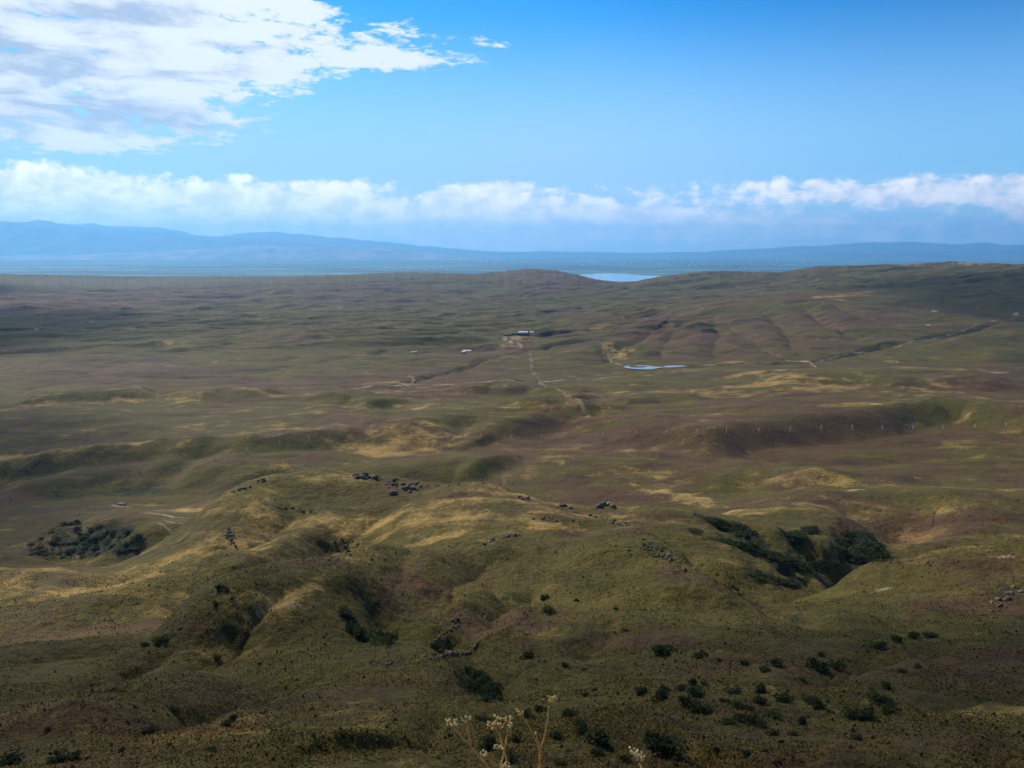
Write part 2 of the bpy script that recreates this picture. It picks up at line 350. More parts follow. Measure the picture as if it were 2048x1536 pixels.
# runnels down the far right slope
for a in ([(1345, 640), (1290, 668), (1225, 705), (1205, 735)], [(1372, 636), (1345, 665), (1320, 700), (1330, 728)], [(1420, 628), (1440, 665), (1425, 700), (1440, 725)],
          [(1450, 640), (1480, 665), (1530, 695), (1565, 720)], [(1520, 618), (1560, 650), (1580, 680), (1600, 712)], [(1600, 610), (1640, 640), (1700, 672), (1760, 688)],
          [(1660, 605), (1700, 625), (1780, 650), (1840, 672)], [(1760, 600), (1830, 622), (1900, 640), (1950, 652)], [(1870, 590), (1920, 605), (2000, 625), (2060, 632)], [(1950, 575), (2010, 590), (2090, 605)]):
    if a[0][0] > a[-1][0]: a = a[::-1]
    ridge(a, -10 - 8 * ((a[0][0] * 7) % 10) / 10, 44 + (a[0][0] * 3) % 40, 56, .3)
ZZ = ZZ + DZ

# rolling texture of the land
def band(Y, a, b, c, d): return sstep(math.log(a), math.log(b), LL) * (1 - sstep(math.log(c), math.log(d), LL))
wx = XX + 60 * fbm(XX, YY, 300, 2, 40); wy = YY + 60 * fbm(XX, YY, 300, 2, 41)
wf = band(YY, 1500, 2600, 8200, 10500) * (1 - 0.6 * sstep(math.log(5200), math.log(7200), LL))
u = (wx * 0.93 + wy * 0.36); v = (-wx * 0.36 + wy * 0.93)
rl = fbm(u / 1.9, v, 330, 5, 3, 0.52)
rr = fbm(u / 3.6, v, 200, 4, 9, 0.5, ridged=True)
rmask = 1 - 0.6 * sstep(0.16, 0.3, SS) * sstep(math.log(1500), math.log(1900), LL) * (1 - sstep(math.log(3300), math.log(3900), LL))
ZZ = ZZ + wf * rmask * (rl * 8 + (rr - 0.7) * 18)
wm = band(YY, 640, 800, 1800, 3200)
ZZ = ZZ + wm * (fbm(wx / 1.8, wy, 190, 5, 13, 0.5) * 6.5 + fbm(wx, wy, 45, 3, 14, 0.5) * 0.9)
wn_ = 1 - sstep(math.log(600), math.log(760), LL); wn_ = wn_ * sstep(math.log(50), math.log(80), LL)
ZZ = ZZ + wn_ * (fbm(XX, YY, 85, 3, 23, 0.5) * 2.6 * sstep(math.log(120), math.log(300), LL) + fbm(XX, YY, 26, 4, 24, 0.5) * 1.1
                 + fbm(XX + 0.4 * YY, YY * 0.6, 34, 3, 29, 0.5, ridged=True) * 0.9 + fbm(XX, YY, 5, 3, 27, 0.55) * 0.28)
ZZ = ZZ + sstep(math.log(1200), math.log(2000), LL) * fbm(wx, wy, 60, 2, 31) * 2.0 * rmask
# badlands scarp at the far left edge
bl = sstep(math.log(7700), math.log(8300), LL) * (1 - sstep(math.log(8600), math.log(9200), LL)) * (1 - sstep(-0.5, -0.36, SS))
ZZ = ZZ + bl * (26 + 14 * fbm(XX, YY * 0.3, 160, 3, 33, ridged=True))
SKY = [(-400, 548), (0, 548), (100, 549), (200, 551), (300, 553), (400, 552), (560, 553), (620, 551), (700, 549), (760, 546), (820, 544), (880, 545), (940, 548), (1000, 543), (1060, 537), (1110, 540), (1150, 548), (1190, 558),
       (1230, 563), (1270, 562), (1320, 553), (1400, 543), (1440, 541), (1500, 543), (1560, 544), (1600, 538), (1640, 532), (1740, 530), (1820, 528), (1900, 523), (1960, 525), (2048, 528), (2500, 528)]
sk_s = np.array([pxs(a, b) for a, b in SKY]); sk_T = np.array([pxT(b) for a, b in SKY])
want = np.interp(s_ax, sk_s, sk_T) + 0.0005 * perlin(s_ax * 60, s_ax * 0, 5) + 0.0003 * perlin(s_ax * 160, s_ax * 0, 6)
fw = sstep(math.log(4600), math.log(6800), LL)
for _ in range(3):
    far = np.where(YY > 5000, ZZ / YY, -9); have = far.max(0); have = np.convolve(np.pad(have, 2, mode='edge'), np.ones(5) / 5, 'valid')
    ZZ = ZZ + (want - have)[None, :] * YY * fw
    over = np.where(YY < 7000, ZZ / YY, -9).max(0)
    ZZ = np.where((YY > 3800) & (ZZ / YY > want[None, :]), want[None, :] * YY, ZZ)
ZZ = np.maximum(ZZ, -612.0)

# ------------------------------------------------------------------ what grows where: green, dry (with painted crest light), bare, scrub (0..1)
G = 0.54 + 0.20 * (1 - sstep(math.log(500), math.log(700), LL)) + 0.55 * fbm(wx / 1.6, wy, 260, 5, 51, 0.55) * sstep(math.log(500), math.log(900), LL) + 0.35 * fbm(XX, YY, 60, 5, 52, 0.55)
D = 0.10 + 0.36 * fbm(wx / 2.2, wy, 170, 5, 55, 0.6) + 0.3 * fbm(XX, YY, 22, 4, 56, 0.6)
B = np.zeros(ZZ.shape); C = np.zeros(ZZ.shape)
fib = fbm(wx / 3.2, wy, 55, 4, 61, 0.6)
def blob(arr, px, py, rx, ry, amt, ang=0.0, soft=1.0):
    x, Y, z = at(px, py); T = abs(pxT(py))
    s0, L0 = x / Y, math.log(Y)
    i0, i1 = np.searchsorted(L_ax, L0 - 3.2 * max(rx, ry) / (FOC * T)), np.searchsorted(L_ax, L0 + 3.2 * max(rx, ry) / (FOC * T))
    a = (SS[i0:i1] - s0) * FOC; b = -(LL[i0:i1] - L0) * FOC * T
    ca, sa = math.cos(math.radians(ang)), math.sin(math.radians(ang))
    p = (a * ca + b * sa) / rx; q = (-a * sa + b * ca) / ry
    wob = 0.55 * fbm(SS[i0:i1] * FOC / (rx * .6), LL[i0:i1] * FOC * T / (ry * .6), 1.0, 4, int(px) % 17, .6)
    r = np.sqrt(p * p + q * q) + wob
    arr[i0:i1] += amt * (1 - sstep(1 - 0.6 * soft, 1 + 0.25 * soft, r))
def track(arr, pix, w, amt, br=0.25):
    pts = [at(px, py)[:2] for px, py in pix]
    i0, i1, m, dist, near, tp, tt = linefield(pts, w * 4, False)
    xs, ys = XX[i0:i1][m], YY[i0:i1][m]
    jit = fbm(xs, ys, w * 8, 3, 71) * w * 0.9
    brk = np.clip(0.85 + 0.8 * fbm(xs, ys, w * 12, 3, 72), 0.7, 1)
    arr[i0:i1][m] += amt * brk * (1 - sstep(w * 0.4, w * 1.1, np.abs(dist + jit)))
# dry, straw-coloured; sunlight on the near crest is painted in as straw too
for a in [(1020, 1038, 330, 24, .34, -2), (1080, 1092, 210, 22, .22, 0), (1330, 1045, 90, 14, .3, 8), (500, 1040, 60, 30, .25, -40), (1100, 905, 160, 30, .22, 0), (1000, 985, 160, 12, .25, 0), (800, 895, 120, 28, .5, -4), (1380, 1000, 70, 16, .9, 12), (1430, 1015, 50, 9, .5, 10), (1630, 945, 190, 16, .5, 4), (1640, 970, 70, 8, .5, 0), (900, 1015, 190, 22, .45, -6), (1150, 1030, 120, 14, .4, 2), (700, 1050, 160, 14, .4, -10),
          (1300, 955, 140, 22, .5, 3), (1050, 945, 90, 20, .35, -20), (1230, 710, 34, 14, .9, 10), (1060, 676, 40, 5, .8, 0), (1210, 650, 70, 6, .5, -6), (1700, 590, 90, 4, .6, -3), (1500, 745, 120, 4, .4, 0),
          (600, 1190, 60, 18, .7, -32), (1000, 1270, 120, 30, .25, 0), (460, 1320, 90, 12, .5, -6), (1650, 770, 320, 22, .35, 3), (820, 790, 180, 12, .35, 0), (700, 640, 300, 25, .15, -4), (1520, 770, 90, 6, .5, 0), (300, 1010, 60, 4, .5, 0)]:
    blob(D, *a)
# greener
for a in [(1600, 1085, 130, 50, .8, 10), (1150, 1110, 190, 40, .45, 0), (1450, 1110, 140, 50, .5, 25), (890, 945, 80, 18, .8, 0), (930, 838, 110, 16, .5, 0), (1180, 1190, 200, 50, .3, 0), (1000, 960, 60, 14, .2, 0), (960, 1345, 50, 26, .9, 0), (560, 1000, 80, 40, .5, 0),
          (420, 1170, 120, 18, .35, -15), (1850, 822, 160, 22, .45, 0), (1950, 700, 200, 30, .5, 0), (1850, 560, 260, 22, .5, 0), (150, 800, 240, 40, .5, 0), (1210, 855, 120, 8, .6, -4), (600, 630, 320, 12, .4, -6), (1150, 920, 120, 30, .35, 0),
          (300, 690, 330, 30, .35, 0), (1330, 760, 180, 10, .5, 0), (1100, 1340, 90, 24, .5, 0), (1950, 1010, 120, 14, .4, 0), (1560, 1165, 60, 12, .5, 0), (70, 955, 240, 14, .3, 0), (250, 985, 120, 10, .5, 0)]:
    blob(G, *a)
# browner
for a in [(820, 1190, 130, 50, -.45, -30), (1010, 1250, 130, 50, -.5, 0), (1150, 860, 190, 22, -.6, 0), (1190, 800, 60, 30, -.7, 0), (300, 755, 420, 16, -.7, 0), (780, 765, 250, 10, -.7, 0), (1700, 870, 340, 26, -.6, 0), (1980, 770, 160, 18, -.9, 0),
          (1050, 700, 180, 14, -.5, 0), (1350, 670, 180, 40, -.45, 10), (1700, 650, 300, 40, -.25, 10), (100, 600, 260, 20, -.7, 0), (500, 590, 400, 20, -.5, 0), (250, 1260, 260, 22, -.6, -12), (1300, 1290, 120, 24, -.6, 0), (600, 1130, 100, 24, -.25, -30),
          (1700, 1060, 60, 30, -.4, 0), (1880, 1050, 140, 40, -.7, 0), (1650, 1000, 140, 20, -.5, 0), (1700, 1350, 500, 140, -.35, 0), (1950, 1220, 160, 60, -.5, 0), (200, 1440, 320, 60, -.4, 0), (150, 900, 200, 14, -.4, 0), (560, 1280, 200, 30, -.1, 0),
          (1050, 1010, 220, 30, -.25, 0), (1120, 550, 120, 14, -.5, 0), (980, 980, 120, 18, -.4, 0), (1240, 990, 120, 14, -.5, 0)]:
    blob(G, *a)
# scrub and wet ground
for a in [(190, 1085, 120, 32, .8, 6), (1600, 1110, 0.1, 0.1, 0, 0), (1310, 1100, 60, 20, .6, 25), (930, 1370, 30, 26, .7, 20), (700, 1225, 30, 20, .5, 40), (275, 982, 60, 8, .9, 0), (1220, 722, 26, 10, .6, -30), (290, 1290, 40, 10, .5, 0), (1640, 870, 0.1, 0.1, 0, 0),
          (1045, 662, 40, 4, .8, 0), (1700, 1110, 60, 26, .6, 30), (80, 1180, 90, 24, .4, 0), (2010, 1190, 60, 44, .5, 0), (1735, 1098, 70, 36, .8, 20), (1590, 1072, 26, 14, .8, 0), (1450, 1050, 60, 10, .8, 18), (1530, 1105, 110, 10, .8, 18), (1620, 1140, 60, 16, .8, 0), (1550, 1158, 60, 9, .7, 0), (1520, 1088, 40, 8, .7, 15)]:
    if a[4]: blob(C, *a)
track(C, [(0, 752), (150, 748), (300, 756), (450, 752), (560, 765)], 8, .6)
track(C, [(400, 748), (520, 740), (640, 725), (730, 712), (790, 698), (830, 692)], 9, .8)
track(C, [(690, 775), (800, 772), (870, 752), (930, 736), (990, 716), (1100, 692), (1200, 680)], 11, .9)
track(C, [(1180, 745), (1260, 738), (1400, 732), (1560, 727), (1640, 723), (1720, 703), (1850, 676), (2048, 641)], 12, .7)
track(C, [(1400, 1034), (1440, 1050), (1500, 1076)], 6, .8)
track(C, [(1480, 1192), (1530, 1214), (1620, 1244)], 2.5, .6)
track(C, [(1620, 915), (1700, 935), (1800, 955), (1860, 965)], 2.2, .5)
# dirt roads and footpaths
for pix, w, amt in [([(1058, 700), (1064, 740), (1082, 765), (1130, 785), (1160, 805), (1178, 832)], 5.5, .45), ([(560, 776), (700, 776), (800, 773), (870, 766), (960, 765), (1080, 765), (1240, 752)], 3.2, .75),
                    ([(796, 772), (822, 768), (829, 760), (815, 751)], 3.0, .7), ([(1008, 676), (1022, 684), (1042, 694)], 5.0, .7), ([(1380, 694), (1480, 696), (1540, 706), (1568, 716), (1572, 720)], 3.2, .6),
                    ([(1575, 720), (1620, 724), (1632, 735)], 4, .8), ([(1400, 730), (1560, 725), (1640, 722), (1720, 705), (1800, 692), (1850, 680), (1930, 660), (2048, 630)], 4, .5),
                    ([(1420, 756), (1500, 747), (1600, 742), (1760, 746)], 2.6, .5), ([(1215, 702), (1218, 716), (1226, 726), (1240, 730)], 3, .8), ([(960, 966), (1010, 938), (1050, 905), (1090, 880), (1130, 852), (1180, 832)], 3.0, .32),
                    ([(1500, 782), (1650, 790), (1800, 798), (1900, 798), (2048, 812)], 2.2, .35), ([(980, 758), (1004, 762), (1010, 775)], 3, .4), ([(1270, 640), (1330, 628), (1400, 612), (1500, 600), (1640, 592)], 6, .55),
                    ([(1250, 655), (1310, 648), (1350, 645)], 5, .3), ([(525, 1227), (560, 1204), (600, 1178), (650, 1148), (720, 1118)], .8, .35), ([(580, 1198), (590, 1208), (620, 1214)], .6, .6), ([(570, 1204), (580, 1212), (606, 1218)], .5, .6),
                    ([(595, 1190), (606, 1200), (640, 1208)], .5, .5), ([(60, 660), (150, 662), (260, 660), (400, 668)], 5, .3), ([(0, 840), (120, 838), (200, 836)], 2, .25), ([(1120, 1112), (1300, 1090)], .5, .0),
                    ([(1340, 960), (1390, 985), (1450, 1012), (1470, 1020)], 1.6, .35), ([(1390, 695), (1300, 700), (1200, 700)], 3, .3)]:
    if amt: track(B, pix, w, amt)
# pale scars and salt flats
for a in [(1708, 980, 24, 2.6, 1, 0), (240, 1012, 22, 5, .9, 0), (330, 1030, 50, 4, .7, 16), (345, 1045, 36, 4, .7, 12), (330, 1052, 30, 3, .5, 20), (1838, 956, 16, 1.5, .7, 0), (1770, 1177, 28, 7, .6, -4), (2010, 1113, 30, 4, .6, 5), (515, 1227, 10, 5, .7, 0),
          (1990, 745, 36, 4, .5, 3), (1868, 622, 8, 1.2, .8, 0), (1856, 650, 6, 1, .8, 0), (2032, 628, 9, 1.2, .7, 0), (1940, 528, 40, 2, .6, 0), (1820, 528, 40, 2, .4, 0), (150, 1112, 20, 6, .4, 0), (230, 1075, 16, 5, .5, 10), (160, 1070, 10, 8, .4, 50), (1660, 1185, 8, 2, .5, 0),
          (1030, 676, 22, 2, .5, 0), (680, 615, 8, 1, .5, 0), (75, 660, 8, 1, .6, 0), (812, 770, 10, 2, .6, 0), (930, 871, 8, 1.5, .5, 0), (1430, 868, 0.1, 0.1, 0, 0)]:
    if a[4]: blob(B, *a)
D = D - 0.22 * sstep(math.log(1300), math.log(2200), LL)
D += 0.30 * fib
track(D, [(500, 1232), (570, 1198), (640, 1158), (720, 1122), (820, 1090), (920, 1066)], 5, .55)  # sunlit crest of the spur, painted as a straw line
track(D, [(1340, 862), (1400, 845), (1450, 832), (1560, 822), (1700, 812), (1780, 800), (1860, 790), (1960, 796)], 16, .45)  # lit upper edge of the long right bank, painted in
track(D, [(0, 918), (130, 902), (270, 887), (400, 874), (500, 866), (620, 855), (720, 846)], 14, .35)  # lit upper edge of the left bank, painted in
track(D, [(20, 1210), (160, 1180), (300, 1150), (400, 1120), (480, 1090)], 5, .4)  # light along the left spur's crest put into the dry mask
track(D, [(960, 1078), (1040, 1062), (1150, 1046), (1260, 1056)], 5, .4)  # lit crest edge at the hill top, painted in
dT = np.gradient(ZZ, axis=0) / np.gradient(YY, axis=0)
G += 0.45 * sstep(-0.12, 0.25, dT - 0.0) * sstep(math.log(700), math.log(900), LL) * 0.4
G, D, B, C = [np.clip(q, 0, 1).astype(np.float32) for q in (G, D, B, C)]

def grid_mesh(name, X, Y, Z, attr=None, flip=False):
    r, c = X.shape; me = bpy.data.meshes.new(name)
    co = np.stack([X, Y, Z], -1).astype(np.float32).reshape(-1)
    idx = np.arange(r * c).reshape(r, c)
    q = np.stack([idx[:-1, :-1], idx[:-1, 1:], idx[1:, 1:], idx[1:, :-1]], -1).reshape(-1, 4).astype(np.int32)
    if flip: q = q[:, ::-1]
    me.vertices.add(r * c); me.vertices.foreach_set('co', co)
    me.loops.add(q.size); me.loops.foreach_set('vertex_index', q.ravel())
    me.polygons.add(len(q)); me.polygons.foreach_set('loop_start', np.arange(0, q.size, 4, dtype=np.int32))
    me.polygons.foreach_set('use_smooth', np.ones(len(q), bool))
    me.update()
    if attr is not None:
        a = me.color_attributes.new('cover', 'FLOAT_COLOR', 'POINT'); a.data.foreach_set('color', attr.astype(np.float32).ravel())
    o = bpy.data.objects.new(name, me); COL.objects.link(o); return o
def mat(name):
    m = bpy.data.materials.new(name); m.use_nodes = True; N = NT(m.node_tree)
    b = N.n['Principled BSDF']; b.inputs['Roughness'].default_value = 0.9; b.inputs['Specular IOR Level'].default_value = 0.15
    return m, N, b
def ground_material():
    m, N, b = mat('grassland')
    at_ = N.new('ShaderNodeAttribute', attribute_name='cover')
    sc = N.new('ShaderNodeSeparateColor'); N.l.new(at_.outputs['Color'], sc.inputs[0])
    g, dr, ba = sc.outputs; cb = at_.outputs['Alpha']
    P = N.new('ShaderNodeNewGeometry').outputs['Position']
    n30 = N.noise(N.vm('MULTIPLY', P, (.6, 1, 1)), 0.05, 6, 0.62)
    n3 = N.noise(P, 0.35, 5, 0.65); n1 = N.noise(P, 2.2, 4, 0.7)
    n8 = N.noise(N.vm('MULTIPLY', P, (.5, 1, 1)), 0.012, 5, 0.6)
    c3 = N.ramp(n3, 0.33, 0.67, smooth=False); c1 = N.ramp(n1, 0.33, 0.67, smooth=False); c0 = N.ramp(N.noise(P, 5.5, 3, 0.7), 0.3, 0.7, smooth=False)
    def off(v, *ns):
        for (nn, k) in ns: v = N.m('ADD', v, N.m('MULTIPLY', N.m('SUBTRACT', nn, 0.5), k))
        return v
    ns = N.noise(N.vm('MULTIPLY', P, (.45, 1, 1)), 0.022, 9, 0.74)
    gf = N.ramp(off(g, (n30, 0.9), (n3, 0.7), (ns, 1.0)), 0.2, 0.8)
    df = N.ramp(off(dr, (n30, 0.8), (n1, 0.9), (n3, 0.5), (ns, 1.3)), 0.25, 1.05)
    col = N.mix(gf, BROWN, GREEN)
    col = N.mix(df, col, STRAW)
    vio = N.ramp(off(n8, (n30, .5)), 0.35, 0.75)
    col = N.mix(N.m('MULTIPLY', vio, N.m('MULTIPLY', 0.5, N.m('SUBTRACT', 1.0, gf))), col, (0.108, 0.066, 0.040, 1))
    val = N.m('MAXIMUM', 0.12, N.m('ADD', N.m('MULTIPLY_ADD', ns, 1.5, -0.98), N.m('ADD', N.m('MULTIPLY', n30, 0.8), N.m('ADD', N.m('MULTIPLY', c3, 0.42), N.m('ADD', N.m('MULTIPLY', c1, 0.50), N.m('MULTIPLY', c0, 0.46))))))
    col = N.mix(1.0, col, N.new_rgb(val), 'MULTIPLY')
    cf = N.ramp(off(cb, (n30, 0.6), (n3, 0.8)), 0.35, 0.7)
    col = N.mix(cf, col, (0.024, 0.028, 0.011, 1))
    bf = N.ramp(off(ba, (n30, 0.35), (n3, 0.35)), 0.15, 0.75)
    col = N.mix(bf, col, (0.27, 0.21, 0.14, 1))
    # sparse dark tussocks
    vo = N.new('ShaderNodeTexVoronoi'); N.l.new(P, vo.inputs['Vector']); vo.inputs['Scale'].default_value = 0.55; vo.inputs['Randomness'].default_value = 1
    tk = N.m('MULTIPLY', N.ramp(vo.outputs['Distance'], 0.16, 0.34, 1, 0), N.ramp(n30, 0.48, 0.62))
    col = N.mix(N.m('MULTIPLY', tk, 0.25), col, (0.035, 0.034, 0.018, 1))
    N.l.new(col, b.inputs['Base Color'])
    bp = N.new('ShaderNodeBump'); bp.inputs['Strength'].default_value = 1.0; bp.inputs['Distance'].default_value = 0.8
    h = N.m('ADD', N.m('MULTIPLY', n3, 2.6), N.m('ADD', N.m('MULTIPLY', n1, 0.8), N.m('MULTIPLY', n30, 4.0)))
    N.l.new(h, bp.inputs['Height']); N.l.new(bp.outputs[0], b.inputs['Normal'])
    return m
def _rgb(self, v):
    n = self.new('ShaderNodeCombineColor')
    for i in range(3): self.put(n.inputs[i], v)
    return n.outputs[0]
NT.new_rgb = _rgb
GREEN = (0.082, 0.068, 0.012, 1); BROWN = (0.088, 0.051, 0.020, 1); STRAW = (0.31, 0.205, 0.062, 1)
MG = ground_material()
cover = np.stack([G, D, B, C], -1)
land = grid_mesh('grassland_terrain', XX, YY, ZZ, cover); land.data.materials.append(MG)
land['kind'] = 'structure'; land['label'] = 'rolling green and brown steppe hills falling away to a wide plain'
# the hillside behind and beside the viewer
r0 = 0
bx = np.concatenate([-np.geomspace(600, 1.3, 40), np.linspace(-1.2, 1.2, 5), np.geomspace(1.3, 600, 40)])
by = np.concatenate([-np.geomspace(300, 1, 30), [0.0, 0.9]])
BX, BY = np.meshgrid(bx, by)
front = -1.7 - 0.04 * np.maximum(-BY, 0) + 0.4 * fbm(BX, BY, 14, 3, 77) * sstep(2, 12, np.abs(BX) + np.abs(BY))
front = front - 0.35 * np.maximum(np.abs(BX) - 1.3, 0)
hb = grid_mesh('hilltop', BX, BY, front, np.tile(np.array([.5, .4, 0, 0]), BX.shape + (1,))); hb.data.materials.append(MG); hb['kind'] = 'structure'

# ------------------------------------------------------------------ far plain, lake, mountains
def simple(name, obj_fn): pass
def far_plain():
    m, N, b = mat('farmland')
    P = N.new('ShaderNodeNewGeometry').outputs['Position']
    a = N.noise(N.vm('MULTIPLY', P, (.14, 1, 0)), 0.0011, 5, 0.6, 0.3)
    c = N.noise(N.vm('MULTIPLY', P, (.3, 1, 0)), 0.0045, 5, 0.65)
    col = N.mix(N.ramp(a, 0.40, 0.52), (0.001, 0.006, 0.02, 1), (0.03, 0.07, 0.05, 1))
    col = N.mix(N.ramp(N.m('ADD', a, N.m('MULTIPLY', c, .5)), 0.74, 0.90), col, (0.22, 0.30, 0.20, 1))
    col = N.mix(N.ramp(c, 0.5, 0.62), col, (0.001, 0.006, 0.016, 1))
    N.l.new(col, b.inputs['Base Color'])
    L = np.linspace(math.log(9000), math.log(88000), 60); s = np.linspace(-1.6, 1.6, 60); s_, l_ = np.meshgrid(s, L); y = np.exp(l_)
    o = grid_mesh('plain', s_ * y, y, np.full(y.shape, -600.0)); o.data.materials.append(m); o['kind'] = 'structure'
far_plain()
def mat_water():
    m, N, b = mat('water'); b.inputs['Base Color'].default_value = (0.10, 0.20, 0.28, 1); b.inputs['Roughness'].default_value = 0.12  # base colour raised to stand for the sky's reflection in the lake
    b.inputs['Specular IOR Level'].default_value = 0.8
    P = N.new('ShaderNodeNewGeometry').outputs['Position']
    bp = N.new('ShaderNodeBump'); bp.inputs['Strength'].default_value = 0.15; N.l.new(N.noise(P, 0.3, 3), bp.inputs['Height']); N.l.new(bp.outputs[0], b.inputs['Normal'])
    return m
MW = mat_water()
def sheet(name, pts, z, m, kind='structure'):
    me = bpy.data.meshes.new(name); me.from_pydata([(x, y, z) for x, y in pts], [], [list(range(len(pts)))])
    me.update(); o = bpy.data.objects.new(name, me); COL.objects.link(o); me.materials.append(m); o['kind'] = kind
    if me.polygons[0].normal.z < 0: me.flip_normals()
    return o
def far_at(px, py, z=-600.0):
    T, s = pxT(py), pxs(px, py); Y = z / T; return s * Y, Y
lk = []
for a in np.linspace(0, 2 * math.pi, 60, endpoint=False):
    rx = 130 * (1 + .1 * math.sin(3 * a + 1)); lk.append(far_at(1222 + rx * math.cos(a) * (1.15 if math.cos(a) < 0 else 1), 557.5 - 9.5 * math.sin(a) * (1 + .15 * math.sin(5 * a))))
sheet('lake', lk, -598.0, MW)

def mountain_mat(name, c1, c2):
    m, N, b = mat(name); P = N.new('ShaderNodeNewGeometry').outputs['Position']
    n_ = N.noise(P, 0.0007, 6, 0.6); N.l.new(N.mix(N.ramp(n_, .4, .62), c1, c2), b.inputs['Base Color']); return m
def mountains(name, pts, Yc, depth, mt, seed, rough=1.0, lo=-450, hi=2500):
    px = np.linspace(lo, hi, 520); py = np.interp(px, [p[0] for p in pts], [p[1] for p in pts])
    kk = np.hanning(15); kk /= kk.sum(); py = np.convolve(np.pad(py, 7, mode='edge'), kk, 'valid'); py = py + np.clip((515 - py) / 30, 0, 1) * (3.2 * perlin(px / 90, px * 0, seed) + 1.8 * perlin(px / 33, px * 0, seed + 2) + .8 * perlin(px / 12, px * 0, seed + 4))
    zc = np.array([pxT(q) for q in py]) * Yc; s = np.array([pxs(a, q) for a, q in zip(px, py)])
    t = np.linspace(-1, 1, 90); s_, t_ = np.meshgrid(s, t); z_, _ = np.meshgrid(zc, t)
    y = Yc + t_ * depth; x = s_ * Yc * (1 + 0 * y)
    h = np.maximum(z_ + 601, 0)
    prof = np.clip(1 - np.abs(t_), 0, 1) ** 0.85
    rd = fbm(x, y * 0.8, depth * 0.55, 5, seed, 0.5, ridged=True)
    z = -603 + (h + 2) * prof * (1 + rough * (0.30 * (rd - 0.9)) * np.clip(np.abs(t_) * 3, 0.12, 1))
    o = grid_mesh(name, x, y, z); o.data.materials.append(mt); o['kind'] = 'structure'; return o
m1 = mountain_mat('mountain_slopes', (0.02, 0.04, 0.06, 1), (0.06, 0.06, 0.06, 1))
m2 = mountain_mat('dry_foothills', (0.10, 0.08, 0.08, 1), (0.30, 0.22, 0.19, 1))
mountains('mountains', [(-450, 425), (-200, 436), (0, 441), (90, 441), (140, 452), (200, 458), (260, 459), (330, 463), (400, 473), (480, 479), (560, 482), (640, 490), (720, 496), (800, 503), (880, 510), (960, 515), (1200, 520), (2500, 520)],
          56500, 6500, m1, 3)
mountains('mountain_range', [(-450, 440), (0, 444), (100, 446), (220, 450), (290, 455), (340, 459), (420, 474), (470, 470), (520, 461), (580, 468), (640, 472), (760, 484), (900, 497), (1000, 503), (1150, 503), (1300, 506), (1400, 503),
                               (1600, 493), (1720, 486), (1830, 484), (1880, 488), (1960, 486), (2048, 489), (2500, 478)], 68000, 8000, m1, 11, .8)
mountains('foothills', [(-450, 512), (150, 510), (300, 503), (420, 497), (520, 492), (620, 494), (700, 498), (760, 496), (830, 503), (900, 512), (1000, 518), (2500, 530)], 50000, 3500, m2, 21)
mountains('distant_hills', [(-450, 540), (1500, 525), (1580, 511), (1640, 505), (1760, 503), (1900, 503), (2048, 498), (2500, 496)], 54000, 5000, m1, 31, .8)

# ------------------------------------------------------------------ helpers for things
def tag(o, label=None, cat=None, group=None, kind=None):
    if label: o['label'] = label
    if cat: o['category'] = cat
    if group: o['group'] = group
    if kind: o['kind'] = kind
    return o
class MB:
    def __init__(s): s.v = []; s.f = []; s.mi = []
    def add(s, v, f, mi=0):
        b = len(s.v); s.v += [tuple(p) for p in v]; s.f += [tuple(i + b for i in q) for q in f]; s.mi += [mi] * len(f)
    def box(s, c, d, mi=0, rz=0.0):
        cx, cy, cz = c; dx, dy, dz = d[0] / 2, d[1] / 2, d[2] / 2; ca, sa = math.cos(rz), math.sin(rz)
        v = []
        for z in (-dz, dz):
            for x, y in ((-dx, -dy), (dx, -dy), (dx, dy), (-dx, dy)): v.append((cx + x * ca - y * sa, cy + x * sa + y * ca, cz + z))
        s.add(v, [(0, 3, 2, 1), (4, 5, 6, 7), (0, 1, 5, 4), (1, 2, 6, 5), (2, 3, 7, 6), (3, 0, 4, 7)], mi)
    def tube(s, pts, radii, n=6, mi=0):
        vs = []; P = [Vector(p) for p in pts]
        for i, p in enumerate(P):
            d = (P[min(i + 1, len(P) - 1)] - P[max(i - 1, 0)]).normalized()
            a = d.orthogonal().normalized() if i == 0 else (a - d * a.dot(d)).normalized()
            b = d.cross(a)
            for k in range(n):
                t = 2 * math.pi * k / n; vs.append(p + (a * math.cos(t) + b * math.sin(t)) * radii[i])
        f = []
        for i in range(len(P) - 1):
            for k in range(n): f.append((i * n + k, i * n + (k + 1) % n, (i + 1) * n + (k + 1) % n, (i + 1) * n + k))
        f.append(tuple(range(n))[::-1]); f.append(tuple((len(P) - 1) * n + k for k in range(n)))
        s.add(vs, f, mi)
    def mesh(s, name, mats, smooth=False):
        me = bpy.data.meshes.new(name); me.from_pydata(s.v, [], s.f)
        for m in mats: me.materials.append(m)
        me.polygons.foreach_set('material_index', s.mi)
        if smooth: me.polygons.foreach_set('use_smooth', [True] * len(s.f))
        me.update(); return me
def link(name, me, loc=(0, 0, 0), rz=0.0, sc=(1, 1, 1), parent=None):
    o = bpy.data.objects.new(name, me); COL.objects.link(o); o.location = loc; o.rotation_euler = (0, 0, rz); o.scale = sc
    if parent: o.parent = parent
    return o
def leafy(N, b, colr, k=0.5):
    tl = N.new('ShaderNodeBsdfTranslucent'); N.put(tl.inputs[0], colr); mx = N.new('ShaderNodeMixShader'); mx.inputs[0].default_value = k
    N.l.new(b.outputs[0], mx.inputs[1]); N.l.new(tl.outputs[0], mx.inputs[2]); N.l.new(mx.outputs[0], N.n['Material Output'].inputs['Surface'])
